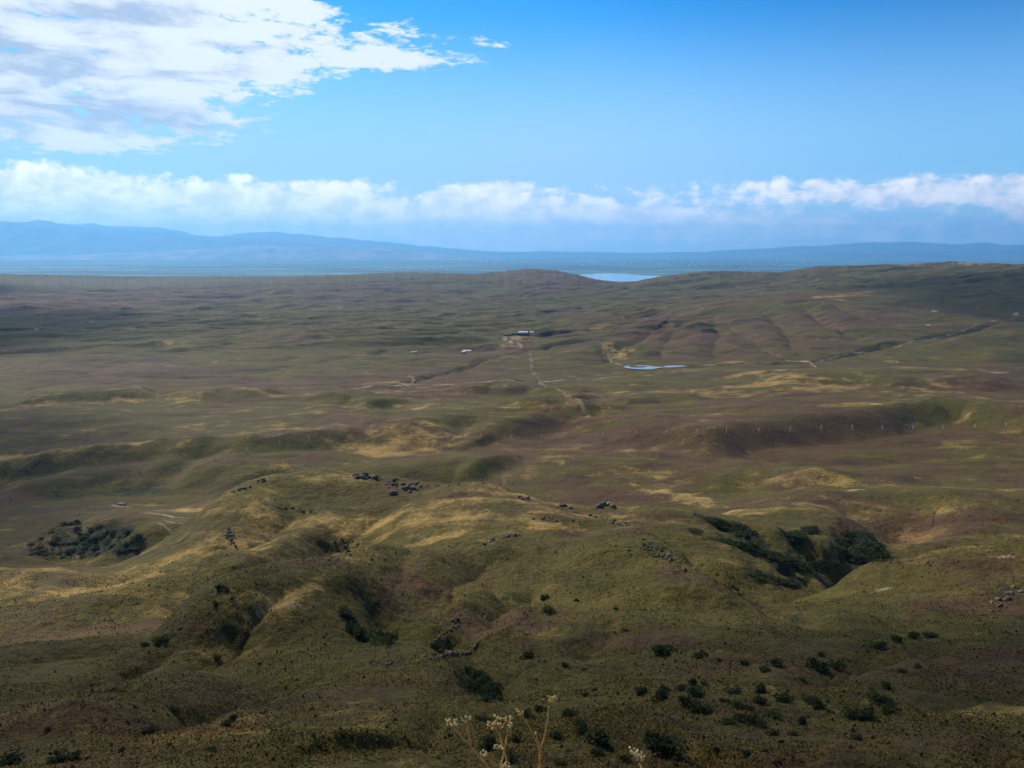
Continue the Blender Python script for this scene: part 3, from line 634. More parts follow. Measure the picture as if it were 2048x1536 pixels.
def varied(name, c1, c2, scale=1.0, rough=0.9, leaf=0):
    m, N, b = mat(name); tc = N.new('ShaderNodeTexCoord').outputs['Object']
    rnd = N.new('ShaderNodeObjectInfo').outputs['Random']
    n_ = N.noise(tc, scale, 5, 0.65)
    f = N.m('ADD', N.ramp(n_, .35, .68), N.m('MULTIPLY_ADD', rnd, .5, -.25), clamp=True)
    cc_ = N.mix(f, c1, c2); N.l.new(cc_, b.inputs['Base Color'])
    if leaf: leafy(N, b, cc_, leaf)
    b.inputs['Roughness'].default_value = rough
    bp = N.new('ShaderNodeBump'); bp.inputs['Strength'].default_value = .5; bp.inputs['Distance'].default_value = .05
    N.l.new(N.noise(tc, scale * 3, 4), bp.inputs['Height']); N.l.new(bp.outputs[0], b.inputs['Normal'])
    return m
M_LEAF = varied('shrub_leaves', (0.016, 0.028, 0.012, 1), (0.070, 0.088, 0.030, 1), 3.0, leaf=.4)
M_LEAF2 = varied('grey_green_leaves', (0.03, 0.038, 0.024, 1), (0.085, 0.085, 0.04, 1), 3.0, leaf=.4)
M_WOOD = varied('dry_wood', (0.05, 0.035, 0.02, 1), (0.10, 0.07, 0.045, 1), 6.0)
M_ROCK = varied('weathered_rock', (0.050, 0.038, 0.028, 1), (0.19, 0.155, 0.12, 1), 1.4)
M_CONC = varied('old_concrete', (0.45, 0.41, 0.35, 1), (0.58, 0.54, 0.46, 1), 3.0)
M_WALL = varied('whitewash', (0.55, 0.54, 0.52, 1), (0.75, 0.74, 0.72, 1), 0.5)
M_ROOF = varied('sheet_roof', (0.50, 0.50, 0.52, 1), (0.72, 0.74, 0.78, 1), 0.3)
M_DARK = varied('dark_opening', (0.02, 0.02, 0.02, 1), (0.05, 0.045, 0.04, 1), 1.0)
M_BRICK = varied('old_masonry', (0.12, 0.09, 0.075, 1), (0.22, 0.18, 0.15, 1), 0.6)
M_STEM = varied('straw_stem', (0.50, 0.31, 0.10, 1), (0.70, 0.48, 0.18, 1), 60.0, leaf=.5)
M_BUD = varied('cream_buds', (0.55, 0.44, 0.20, 1), (0.85, 0.76, 0.50, 1), 200.0, leaf=.5)

# ------------------------------------------------------------------ shrubs (unit: about 1 m across, base at z=0)
def shrub_mesh(seed, leaves=520, mt=None):
    r = random.Random(seed); mb = MB(); lobes = []
    for i in range(r.randint(6, 9)):
        a = r.uniform(0, 6.283); d = r.uniform(0, .30); lobes.append((math.cos(a) * d, math.sin(a) * d, r.uniform(.12, .36), r.uniform(.14, .24)))
    for i in range(7):
        a = r.uniform(0, 6.283); d = r.uniform(.1, .3)
        mb.tube([(0.02 * math.cos(a), .02 * math.sin(a), -.06), (d * .5 * math.cos(a), d * .5 * math.sin(a), .2), (d * math.cos(a), d * math.sin(a), .42)], [.014, .010, .004], 4, 1)
    for i in range(leaves):
        lx, ly, lz, lr = lobes[i % len(lobes)]
        v = Vector((r.gauss(0, 1), r.gauss(0, 1), r.gauss(0, 1))).normalized() * lr * r.uniform(.55, 1.12)
        c = Vector((lx, ly, lz)) + v
        if c.z < 0.0: c.z = abs(c.z) * .3
        t = Vector((r.gauss(0, 1), r.gauss(0, 1), r.gauss(0.5, 1))).normalized(); b_ = t.orthogonal().normalized(); b_.rotate(Euler((r.uniform(0, 6), 0, r.uniform(0, 6))))
        sz = r.uniform(.028, .058)
        b_ = (b_ - t * b_.dot(t)).normalized()
        mb.add([c - t * sz * 1.4, c + b_ * sz * .7, c + t * sz * 1.4, c - b_ * sz * .7], [(0, 1, 2, 3)], 0)
    return mb.mesh('shrub', [mt or M_LEAF, M_WOOD])
SHRUB = [shrub_mesh(i) for i in range(7)] + [shrub_mesh(20 + i, 420, M_LEAF2) for i in range(3)]
rnd = random.Random(5)
def put_shrub(px, py, wpx, label, group, kinds=7, hs=1.0):
    x, y, z = at(px, py, Z=ZZ); w = wpx * math.hypot(y, z) / FOC * 1.1
    me = SHRUB[rnd.randrange(kinds)]
    o = link('shrub', me, (x, y, gz(x, y) - .03 * w), rnd.uniform(0, 6.28), (w * 1.12, w * 1.12, w * rnd.uniform(.6, 1.0) * hs))
    return tag(o, label, 'shrub', group)
ORD = ['first', 'second', 'third', 'fourth', 'fifth', 'sixth', 'seventh', 'eighth', 'ninth', 'tenth', 'eleventh', 'twelfth', 'thirteenth', 'fourteenth', 'fifteenth', 'sixteenth', 'seventeenth', 'eighteenth', 'nineteenth', 'twentieth',
       'twenty-first', 'twenty-second', 'twenty-third', 'twenty-fourth', 'twenty-fifth', 'twenty-sixth', 'twenty-seventh', 'twenty-eighth', 'twenty-ninth', 'thirtieth', 'thirty-first', 'thirty-second', 'thirty-third']
def size_word(w): return 'small' if w < 19 else ('broad' if w > 38 else 'rounded')
CLUSTERS = {
 'in the dense scatter of the lower slope': [(1286, 1387, 30), (1329, 1382, 20), (1364, 1382, 24), (1384, 1370, 25), (1411, 1371, 24), (1396, 1392, 38), (1321, 1400, 36), (1369, 1411, 30), (1402, 1424, 44), (1446, 1405, 26), (1466, 1387, 33), (1519, 1386, 30),
     (1518, 1406, 28), (1476, 1415, 25), (1499, 1421, 25), (1569, 1404, 34), (1619, 1403, 32), (1631, 1418, 44)],
 'in the low clump under the scatter': [(1456, 1448, 32), (1486, 1444, 38), (1516, 1450, 44), (1541, 1436, 36), (1604, 1448, 28), (1546, 1471, 24), (1584, 1471, 22)],
 'in the corner clump': [(1704, 1438, 36), (1739, 1440, 42), (1774, 1425, 40), (1764, 1405, 50), (1706, 1463, 16), (1712, 1480, 26), (1771, 1378, 30)],
 'in the upper row on the brown slope': [(1324, 1308, 52), (1402, 1316, 28), (1437, 1324, 15), (1491, 1331, 20), (1526, 1341, 26), (1556, 1332, 36), (1604, 1362, 20), (1644, 1312, 20), (1631, 1336, 46), (1674, 1338, 32), (1756, 1297, 32), (1791, 1282, 24), (1829, 1277, 28), (1861, 1275, 30), (1804, 1345, 18), (1834, 1336, 18)],
 'beside the dry flower stalks': [(967, 1443, 25), (900, 1473, 12), (980, 1498, 50), (1010, 1518, 40), (1029, 1483, 26), (1082, 1423, 30), (1054, 1438, 30), (1136, 1436, 34), (1161, 1457, 34), (1111, 1477, 29), (1196, 1488, 52), (1190, 1509, 32), (1329, 1513, 78), (1249, 1522, 24), (1116, 1529, 30), (1431, 1502, 18), (1494, 1509, 22)],
 'on the open green dome': [(1087, 1198, 20), (1153, 1202, 11), (1093, 1223, 26), (1232, 1219, 11), (1251, 1263, 17)],
 'along the ravine rim': [(1054, 1316, 30), (1131, 1335, 18), (1169, 1341, 15), (1171, 1393, 18), (1189, 1382, 12), (875, 1300, 28), (780, 1288, 36), (720, 1276, 44), (700, 1262, 30), (686, 1232, 36), (700, 1240, 26), (762, 1275, 26)],
 'inside the green ravine hollow': [(932, 1345, 24), (955, 1350, 30), (968, 1364, 26), (940, 1372, 26), (960, 1385, 30), (982, 1378, 20), (985, 1398, 26), (915, 1356, 16), (975, 1402, 18), (998, 1402, 15)],
 'on the shaded lower left slope': [(245, 1502, 15), (147, 1484, 9), (125, 1525, 50), (150, 1520, 34), (20, 1530, 50), (303, 1464, 26), (290, 1470, 18), (465, 1443, 26), (450, 1450, 22), (350, 1422, 26), (418, 1502, 26), (435, 1315, 16), (519, 1330, 10), (227, 1383, 18), (320, 1286, 30), (289, 1292, 18), (440, 1179, 22), (451, 1181, 16), (430, 1208, 14), (465, 1198, 13), (95, 1460, 12)],
}
for where, lst in CLUSTERS.items():
    for k, (px, py, w) in enumerate(sorted(lst)):
        put_shrub(px, py, w, '%s dark shrub, %s from left %s' % (size_word(w), ORD[k], where), 'shrubs scattered over the near hillsides', 7)
def in_poly(x, y, P):
    c = False; j = len(P) - 1
    for i in range(len(P)):
        if (P[i][1] > y) != (P[j][1] > y) and x < (P[j][0] - P[i][0]) * (y - P[i][1]) / (P[j][1] - P[i][1]) + P[i][0]: c = not c
        j = i
    return c
def thicket(poly, n, w0, w1, label, group, kinds=10):
    xs = [p[0] for p in poly]; ys = [p[1] for p in poly]; k = 0; got = []
    for _ in range(6000):
        if k >= n: break
        px, py = rnd.uniform(min(xs), max(xs)), rnd.uniform(min(ys), max(ys))
        if not in_poly(px, py, poly): continue
        if any(abs(px - a) < w0 * .55 and abs(py - b) < w0 * .3 for a, b in got): continue
        got.append((px, py)); put_shrub(px, py, rnd.uniform(w0, w1) * 1.1, label, group, kinds, rnd.uniform(.35, .75)); k += 1
GH = 'thicket shrubs in the two hollows'
thicket([(52, 1104), (70, 1078), (112, 1052), (180, 1044), (250, 1056), (298, 1080), (270, 1100), (180, 1118), (90, 1122)], 56, 12, 20, 'dark shrub in the thicket filling the hollow at the left', GH)
thicket([(1690, 1062), (1730, 1062), (1765, 1095), (1790, 1122), (1740, 1126), (1690, 1124), (1660, 1110), (1672, 1085)], 34, 14, 22, 'dark shrub in the thicket on the steep bank right of the hollow', GH, 7)
thicket([(1572, 1072), (1590, 1060), (1612, 1066), (1606, 1082), (1585, 1088)], 7, 16, 22, 'dark shrub in the round clump on the green slope', GH, 7)
thicket([(1600, 1056), (1625, 1052), (1636, 1062), (1620, 1070)], 5, 14, 18, 'dark shrub in the small clump above the round clump', GH, 7)
thicket([(1402, 1032), (1440, 1040), (1480, 1048), (1512, 1066), (1490, 1074), (1455, 1060), (1420, 1046)], 14, 12, 20, 'dark shrub in the strip below the grassy crest', GH, 7)
thicket([(1412, 1076), (1450, 1080), (1500, 1088), (1560, 1108), (1600, 1124), (1640, 1124), (1680, 1128), (1640, 1142), (1590, 1140), (1530, 1112), (1470, 1092)], 30, 12, 20, 'dark shrub in the long strip running down into the valley', GH, 7)
thicket([(1492, 1148), (1520, 1144), (1556, 1160), (1600, 1160), (1640, 1142), (1600, 1172), (1530, 1166)], 14, 13, 20, 'dark shrub on the valley floor beside the near slope', GH, 7)
thicket([(1378, 1058), (1400, 1062), (1400, 1070), (1380, 1066)], 3, 14, 18, 'dark shrub in the lone oval clump on the green hill', GH, 7)
thicket([(1280, 1078), (1330, 1092), (1372, 1126), (1350, 1130), (1300, 1112)], 14, 8, 13, 'dark shrub among the boulders on the hill shoulder', GH, 10)
thicket([(1440, 1160), (1480, 1176), (1490, 1196), (1460, 1186)], 6, 9, 14, 'dark shrub at the head of the small creek', GH, 10)

# ------------------------------------------------------------------ boulders
def rock_mesh(seed):
    import bmesh
    r = random.Random(seed); bm = bmesh.new(); bmesh.ops.create_icosphere(bm, subdivisions=2, radius=.5)
    cuts = [(Vector((r.gauss(0, 1), r.gauss(0, 1), r.gauss(0.2, 1))).normalized(), r.uniform(.26, .42)) for _ in range(9)]
    for v in bm.verts:
        for nrm, d in cuts:
            e = v.co.dot(nrm) - d
            if e > 0: v.co -= nrm * e
        v.co *= 1 + r.uniform(-.05, .05)
    me = bpy.data.meshes.new('boulder'); bm.to_mesh(me); bm.free(); me.materials.append(M_ROCK); return me
ROCK = [rock_mesh(i) for i in range(8)]
nrock = 0
def put_rock(px, py, w, label):
    global nrock
    if nrock >= 296: return
    x, y, z = at(px, py, Z=ZZ); m = w * 1.2 * math.hypot(y, z) / FOC
    o = link('boulder', ROCK[rnd.randrange(8)], (x, y, gz(x, y) + .08 * m), rnd.uniform(0, 6.28), (m * rnd.uniform(.9, 1.4), m * rnd.uniform(.8, 1.2), m * rnd.uniform(.7, 1.1)))
    tag(o, label, 'rock', 'boulders on the near hills'); nrock += 1
def rocks_line(pts, n, w0, w1, sp, label):
    for i in range(n):
        t = rnd.random() * (len(pts) - 1); k = int(t); f = t - k
        put_rock(pts[k][0] * (1 - f) + pts[k + 1][0] * f + rnd.gauss(0, sp), pts[k][1] * (1 - f) + pts[k + 1][1] * f + rnd.gauss(0, sp * .45), rnd.uniform(w0, w1), label)
rocks_line([(715, 955), (732, 952), (748, 958)], 18, 7, 15, 5, 'dark jagged boulder in the crest outcrop beyond the green dome')
rocks_line([(770, 962), (790, 970), (805, 982), (820, 974), (840, 972)], 28, 5, 12, 9, 'dark boulder in the rubble spilling below the crest outcrop')
rocks_line([(850, 974), (900, 972), (960, 966), (1000, 978)], 12, 3, 6, 2, 'small pale boulder on the thin line along the crest')
rocks_line([(1040, 992), (1068, 1004)], 8, 4, 8, 3, 'dark boulder where the crest line drops to the plain')
rocks_line([(1110, 1012), (1142, 1014)], 9, 6, 10, 3, 'dark boulder in the low outcrop next to the big single rock')
for dx, dy, w in [(-10, 0, 16), (-2, -3, 20), (8, -2, 18), (15, 1, 12)]: put_rock(1210 + dx, 1014 + dy, w, 'large dark block of the isolated rock standing on the crest')
rocks_line([(1178, 1032), (1200, 1035), (1240, 1048), (1255, 1052)], 16, 4, 8, 3, 'dark boulder in the curved rib below the isolated rock')
rocks_line([(1060, 1036), (1120, 1040), (1180, 1048)], 12, 3, 6, 3, 'small dark boulder along the faint terrace on the hill top')
rocks_line([(958, 1092), (985, 1080), (1010, 1074), (1038, 1070)], 16, 4, 8, 2, 'dark boulder in the sloping rib at the top of the dome')
rocks_line([(1236, 1098), (1290, 1100), (1330, 1112), (1375, 1135)], 30, 4, 8, 7, 'grey boulder in the scree on the hill shoulder')
rocks_line([(1200, 1105), (1222, 1102)], 5, 4, 6, 3, 'grey boulder at the tip of the scree')
rocks_line([(455, 1062), (462, 1078), (470, 1098)], 16, 4, 7, 4, 'pale grey boulder in the short rock run on the left spur')
rocks_line([(465, 985), (500, 972), (528, 960)], 13, 4, 8, 2, 'dark boulder on the skyline of the left spur')
rocks_line([(550, 1012), (600, 1020), (640, 1018)], 8, 3, 6, 4, 'small dark boulder on the sunny shelf')
rocks_line([(660, 1070), (700, 1090), (740, 1130)], 16, 3, 7, 12, 'dark boulder scattered on the brown bowl above the spur')
rocks_line([(830, 1314), (870, 1314), (905, 1308), (940, 1306)], 34, 5, 10, 4, 'grey boulder in the dense rock band above the ravine')
rocks_line([(740, 1322), (775, 1328)], 8, 4, 8, 5, 'grey boulder in the patch left of the rock band')
rocks_line([(912, 1235), (900, 1260), (880, 1290)], 14, 5, 9, 7, 'dark boulder in the gully falling to the ravine')
rocks_line([(966, 1235), (958, 1265), (950, 1300)], 10, 5, 9, 4, 'dark boulder in the narrow chute beside the gully')
rocks_line([(1975, 1230), (2010, 1200), (2042, 1180)], 22, 5, 11, 10, 'dark boulder in the crags at the right edge')
rocks_line([(30, 1165), (80, 1175), (125, 1185)], 12, 5, 9, 8, 'dark boulder in the crags at the left edge')
# ------------------------------------------------------------------ tussocks: nobody could count them
def tussocks():
    m, N, b = mat('dry_tussock_grass')
    a_ = N.new('ShaderNodeAttribute', attribute_name='cover'); N.l.new(a_.outputs['Color'], b.inputs['Base Color']); leafy(N, b, a_.outputs['Color'], .5)
    r = np.random.RandomState(11); n_ = 200000
    Y = np.exp(r.uniform(math.log(76), math.log(380), n_) ); s = r.uniform(-.72, .72, n_)
    Y = Y[np.argsort(Y)]
    L = np.log(Y); ii = np.clip(np.searchsorted(L_ax, L) - 1, 0, len(L_ax) - 2); jj = np.clip(np.searchsorted(s_ax, s) - 1, 0, len(s_ax) - 2)
    fi = (L - L_ax[ii]) / (L_ax[ii + 1] - L_ax[ii]); fj = (s - s_ax[jj]) / (s_ax[jj + 1] - s_ax[jj])
    Z = (ZZ[ii, jj] * (1 - fj) + ZZ[ii, jj + 1] * fj) * (1 - fi) + (ZZ[ii + 1, jj] * (1 - fj) + ZZ[ii + 1, jj + 1] * fj) * fi
    X = s * Y
    dens = fbm(X, Y, 24, 4, 91, .6); keep = dens + r.uniform(-.5, .5, n_) > -.2
    X, Y, Z, ii, jj = X[keep], Y[keep], Z[keep], ii[keep], jj[keep]; n_ = len(X)
    gg, dd = G[ii, jj], D[ii, jj]
    kind = r.rand(n_)
    h = r.uniform(.10, .26, n_) * (.7 + Y / 330); h[kind < .015] *= 2
    dark = np.array([.028, .030, .014]); straw = np.array([.28, .19, .065]); gre = np.array([.075, .072, .018]); brn = np.array([.09, .058, .028])
    c = np.where((r.rand(n_) < .25 + .5 * dd)[:, None], straw, np.where((r.rand(n_) < gg)[:, None], gre, brn)) * r.uniform(.6, 1.25, n_)[:, None]
    c[kind < .02] = dark
    V = []; Cc = []
    for k in range(3):
        a = r.uniform(0, 6.283, n_); w = h * r.uniform(.35, .8, n_); ox, oy = np.cos(a) * w, np.sin(a) * w; lx, ly = r.normal(0, .3, n_) * h, r.normal(0, .3, n_) * h
        V.append(np.stack([np.stack([X - ox, Y - oy, Z - .05], -1), np.stack([X + ox, Y + oy, Z - .05], -1), np.stack([X + lx, Y + ly, Z + h], -1)], 1))
        Cc.append(np.repeat(c[:, None, :], 3, 1))
    V = np.concatenate(V).reshape(-1, 3); Cc = np.concatenate(Cc).reshape(-1, 3); nt = len(V) // 3
    me = bpy.data.meshes.new('grass'); me.vertices.add(len(V)); me.vertices.foreach_set('co', V.astype(np.float32).ravel())
    me.loops.add(len(V)); me.loops.foreach_set('vertex_index', np.arange(len(V), dtype=np.int32))
    me.polygons.add(nt); me.polygons.foreach_set('loop_start', np.arange(0, len(V), 3, dtype=np.int32)); me.update()
    at_ = me.color_attributes.new('cover', 'FLOAT_COLOR', 'POINT'); at_.data.foreach_set('color', np.concatenate([Cc, np.ones((len(Cc), 1))], 1).astype(np.float32).ravel())
    me.materials.append(m); o = link('grass', me); tag(o, 'tussocks of straw and dark green grass over the near slopes', 'grass', None, 'stuff')
tussocks()
def undergrowth():
    r = np.random.RandomState(3); polys = [([(52, 1104), (70, 1078), (112, 1052), (180, 1044), (250, 1056), (298, 1080), (270, 1100), (180, 1118), (90, 1122)], 650), ([(1690, 1062), (1730, 1062), (1765, 1095), (1790, 1122), (1740, 1126), (1690, 1124), (1660, 1110), (1672, 1085)], 1100),
        ([(1572, 1072), (1590, 1060), (1612, 1066), (1606, 1082), (1585, 1088)], 230), ([(1600, 1056), (1625, 1052), (1636, 1062), (1620, 1070)], 130), ([(1402, 1032), (1440, 1040), (1480, 1048), (1512, 1066), (1490, 1074), (1455, 1060), (1420, 1046)], 420),
        ([(1412, 1076), (1450, 1080), (1500, 1088), (1560, 1108), (1600, 1124), (1640, 1120), (1690, 1124), (1640, 1144), (1590, 1140), (1530, 1112), (1470, 1092)], 1000), ([(1492, 1148), (1520, 1144), (1556, 1160), (1600, 1160), (1640, 1142), (1600, 1172), (1530, 1166)], 420),
        ([(690, 1216), (720, 1250), (790, 1286), (780, 1300), (720, 1282), (680, 1240)], 260), ([(905, 1340), (950, 1338), (1000, 1370), (995, 1400), (960, 1404), (925, 1375)], 300), ([(1376, 1058), (1402, 1062), (1402, 1071), (1380, 1067)], 80)]
    mb = MB()
    for P, n_ in polys:
        xs = [p[0] for p in P]; ys = [p[1] for p in P]; k = 0
        while k < n_:
            px, py = r.uniform(min(xs), max(xs)), r.uniform(min(ys), max(ys))
            if not in_poly(px, py, P): continue
            k += 1; x, y, z = at(px, py, Z=ZZ); h = r.uniform(.5, 1.6) * (.45 + y / 700)
            for q in range(7):
                c = Vector((x + r.normal() * h * .6, y + r.normal() * h * .6, z + r.uniform(.05, 1) * h * .8)); t = Vector(r.normal(size=3)).normalized(); b_ = t.orthogonal().normalized(); sz = h * r.uniform(.12, .26)
                mb.add([c - t * sz * 1.3, c + b_ * sz, c + t * sz * 1.3, c - b_ * sz], [(0, 1, 2, 3)])
    o = link('undergrowth', mb.mesh('undergrowth', [M_LEAF])); tag(o, 'low dark scrub matted together between the thicket shrubs', 'undergrowth', None, 'stuff')
undergrowth()

# ------------------------------------------------------------------ utility poles
POLES = [(19, 997), (110, 984), (202, 965), (278, 946), (356, 936), (430, 922), (496, 909), (560, 896), (619, 887), (682, 875), (730, 869), (783, 869), (840, 872), (901, 877), (962, 880), (1023, 880), (1084, 879), (1144, 877), (1205, 877), (1271, 872), (1333, 872),
         (1394, 870), (1453, 869), (1517, 868), (1580, 865), (1642, 863), (1704, 862), (1764, 862), (1825, 862), (1885, 863), (1949, 860), (2011, 857)]
pb = MB(); pb.tube([(0, 0, -.6), (0, 0, 4), (0, 0, 9.3)], [.30, .26, .20], 8); POLE_ME = pb.mesh('post', [M_CONC], True)
sb = MB(); sb.tube([(1.6, .3, -.6), (.8, .15, 3.2), (.08, 0, 7.2)], [.26, .24, .22], 6); STRUT_ME = sb.mesh('strut', [M_CONC])
ab = MB(); ab.box((0, -.17, 8.5), (1.9, .12, .14)); ARM_ME = ab.mesh('crossarm', [M_WOOD])
ib = MB()
for q in (-.85, .85): ib.tube([(q, -.17, 8.57), (q, -.17, 8.68), (q, -.17, 8.80)], [.05, .07, .03], 6)
ib.tube([(0, 0, 9.3), (0, 0, 9.42), (0, 0, 9.54)], [.05, .07, .03], 6)
INS_ME = ib.mesh('insulator', [M_ROOF])
for k, (px, py) in enumerate(POLES):
    x, y, z = at(px, py, Z=ZZ)
    e = bpy.data.objects.new('utility_pole', None); COL.objects.link(e); e.location = (x, y, gz(x, y)); e.rotation_euler = (0, 0, rnd.uniform(-.15, .15)); e.empty_display_size = 1
    sc = 12.5 * math.hypot(y, z) / FOC / 9.4 if px > 640 else 15 * math.hypot(y, z) / FOC / 9.4
    e.scale = (1.25, 1.25, min(max(sc, .8), 1.15))
    strutted = px in (19, 110, 278, 1394, 1084, 1704, 1764)
    tag(e, 'thin pale utility pole%s, %s from left in the line across the plain' % (' with a strut' if strutted else '', ORD[k] if k < len(ORD) else 'last'), 'utility pole', 'utility poles crossing the plain')
    link('post', POLE_ME, parent=e); link('crossarm', ARM_ME, parent=e); link('insulator', INS_ME, parent=e)
    if strutted: link('strut', STRUT_ME, parent=e)

# ------------------------------------------------------------------ farm buildings
def shed(px, py, L, Wd, H, rz, name, label, cat, group=None, wall=M_WALL, roof=M_ROOF, kind='gable', wins=5):
    x, y, z = at(px, py, Z=ZZ)
    e = bpy.data.objects.new(name, None); COL.objects.link(e); e.location = (x, y, min(gz(x, y), gz(x - L / 2, y), gz(x + L / 2, y)) - .2); e.rotation_euler = (0, 0, rz); tag(e, label, cat, group)
    w = MB(); w.box((0, 0, H / 2), (L, Wd, H))
    r_ = H * .45 if kind == 'gable' else H * .12
    w.add([(-L / 2, -Wd / 2, H), (-L / 2, Wd / 2, H), (-L / 2, 0, H + r_), (L / 2, -Wd / 2, H), (L / 2, Wd / 2, H), (L / 2, 0, H + r_)], [(0, 2, 1), (3, 4, 5)])
    link('wall', w.mesh('wall', [wall]), parent=e)
    r = MB(); o = .5; t = .25; el = H - o * r_ / (Wd / 2)
    r.add([(-L / 2 - o, -Wd / 2 - o, el + .03), (L / 2 + o, -Wd / 2 - o, el + .03), (L / 2 + o, 0, H + r_ + .03), (-L / 2 - o, 0, H + r_ + .03), (-L / 2 - o, Wd / 2 + o, el + .03), (L / 2 + o, Wd / 2 + o, el + .03),
           (-L / 2 - o, -Wd / 2 - o, el + t), (L / 2 + o, -Wd / 2 - o, el + t), (L / 2 + o, 0, H + r_ + t), (-L / 2 - o, 0, H + r_ + t), (-L / 2 - o, Wd / 2 + o, el + t), (L / 2 + o, Wd / 2 + o, el + t)],
          [(0, 3, 2, 1), (3, 4, 5, 2), (6, 7, 8, 9), (9, 8, 11, 10), (0, 1, 7, 6), (4, 10, 11, 5), (0, 6, 9, 3), (3, 9, 10, 4), (1, 2, 8, 7), (2, 5, 11, 8)])
    link('roof', r.mesh('roof', [roof]), parent=e)
    for k in range(wins):
        b_ = MB(); b_.box((-L / 2 + (k + .5) * L / wins, -Wd / 2 - .02, H * .55), (L / wins * .35, .1, H * .3)); link('window', b_.mesh('window', [M_DARK]), parent=e)
    b_ = MB(); b_.box((L * .5 + .02, 0, H * .36), (.1, Wd * .3, H * .72)); link('door', b_.mesh('door', [M_DARK]), parent=e)
    return e
GF = 'farm buildings out on the plain'
shed(1046, 666, 26, 11, 4.2, .1, 'farm_shed', 'pale roofed long farm shed in the middle of the dark farmyard', 'barn', GF)
shed(1031, 668, 22, 10, 3.4, -.2, 'farm_shed', 'dark masonry shed at the near end of the farmyard', 'barn', GF, M_BRICK, M_BRICK)
shed(1063, 665, 14, 9, 4.2, .2, 'farm_house', 'small pale farmhouse at the far right end of the farmyard', 'house', GF, M_WALL, M_ROOF, 'gable', 3)
shed(1014, 670, 20, 9, 3.0, 0, 'farm_shed', 'low dark pen building furthest left in the farmyard', 'barn', GF, M_BRICK, M_BRICK)
shed(934, 703, 20, 8, 4.0, .05, 'farm_shed', 'long white shed, the upper of two on the open plain', 'barn', GF)
shed(927, 706, 9, 6, 3.6, .05, 'farm_house', 'short white hut just below the long white shed', 'hut', GF, M_WALL, M_ROOF, 'gable', 2)
shed(828, 705, 14, 6, 3.0, 0, 'farm_shed', 'lone grey flat shed west of the two white sheds', 'barn', GF, M_CONC, M_ROOF, 'flat', 3)
shed(796, 773, 3.5, 3.0, 2.4, 0, 'small_hut', 'tiny whitish hut beside the bend of the dirt track', 'hut', GF, M_WALL, M_ROOF, 'flat', 1)
shed(243, 1010, 6, 4, 2.0, 0, 'small_hut', 'low pale stone hut on the bare patch by the left hollow', 'hut', GF, M_CONC, M_BRICK, 'flat', 1)
# pond
x0, y0, z0 = at(1310, 736, Z=ZZ)
pp = []; bot = []
for px, py in [(1246, 733), (1262, 730.5), (1290, 730.6), (1330, 731.5), (1364, 730.8), (1376, 732), (1350, 734), (1325, 735), (1300, 738.5), (1268, 738), (1252, 736)]:
    T = pxT(py); zp = pxT(735) * y0 + 1.0; Y = zp / T; pp.append((pxs(px, py) * Y, Y))
MP, N_, b_ = mat('sky_tinted_water'); b_.inputs['Base Color'].default_value = (0.20, 0.22, 0.27, 1); b_.inputs['Roughness'].default_value = 0.22; b_.inputs['Specular IOR Level'].default_value = 0.6  # sky reflection on the pond is put into its base colour
pond = sheet('pond', pp, pxT(735) * y0 + 1.0, MP)

# ------------------------------------------------------------------ villages on the far plain
hb_ = MB(); hb_.box((0, 0, 3.5), (16, 11, 7)); hb_.add([(-8.5, -6, 7), (8.5, -6, 7), (8.5, 0, 10.5), (-8.5, 0, 10.5), (-8.5, 6, 7), (8.5, 6, 7)], [(0, 1, 2, 3), (3, 2, 5, 4), (0, 3, 4), (1, 5, 2)], 1)
HOUSE = hb_.mesh('village_house', [M_WALL, M_ROOF])
def village(px0, px1, py0, py1, n, s0, s1, label):
    for _ in range(n):
        px, py = rnd.uniform(px0, px1), rnd.uniform(py0, py1); x, y = far_at(px, py)
        s = rnd.uniform(s0, s1) * 1.35; o = link('village_house', HOUSE, (x, y, -600), rnd.uniform(-.5, .5), (s, s, s * .8)); tag(o, label, 'house', 'white village houses on the far plain')
village(250, 640, 525, 533, 90, 1.3, 2.6, 'tiny white house in the village below the left mountains')
village(380, 460, 512, 515, 22, 2.5, 4.2, 'tiny white house at the foot of the pinkish hills')
village(140, 190, 510, 514, 14, 2.2, 3.6, 'tiny white house below the darkest mountain')
village(760, 900, 533, 540, 34, 1.1, 2.0, 'tiny white house in the hamlet behind the low brown hills')
village(700, 1100, 522, 527, 34, 1.5, 2.8, 'tiny white house in the spread-out village of the central plain')
village(1150, 1560, 525, 531, 70, 1.4, 2.8, 'tiny white house in the town beyond the lake')
village(1480, 1610, 526, 534, 26, 1.3, 2.2, 'tiny white house near the long greenhouse')
x, y = far_at(1580, 530); gb = MB(); gb.box((0, 0, 3), (360, 60, 6)); gb.add([(-181, -31, 6), (181, -31, 6), (181, 0, 11), (-181, 0, 11), (-181, 31, 6), (181, 31, 6)], [(0, 1, 2, 3), (3, 2, 5, 4), (0, 3, 4), (1, 5, 2)])
tag(link('greenhouse', gb.mesh('greenhouse', [M_ROOF]), (x, y, -600)), 'long white greenhouse strip beside the far plain mast', 'greenhouse')
x, y = far_at(1606, 531); tb = MB(); tb.tube([(0, 0, 0), (0, 0, 120), (0, 0, 260)], [9, 6, 3], 6); tag(link('mast', tb.mesh('mast', [M_CONC]), (x, y, -600)), 'thin tall mast rising above the hazy plain by the greenhouse', 'mast')
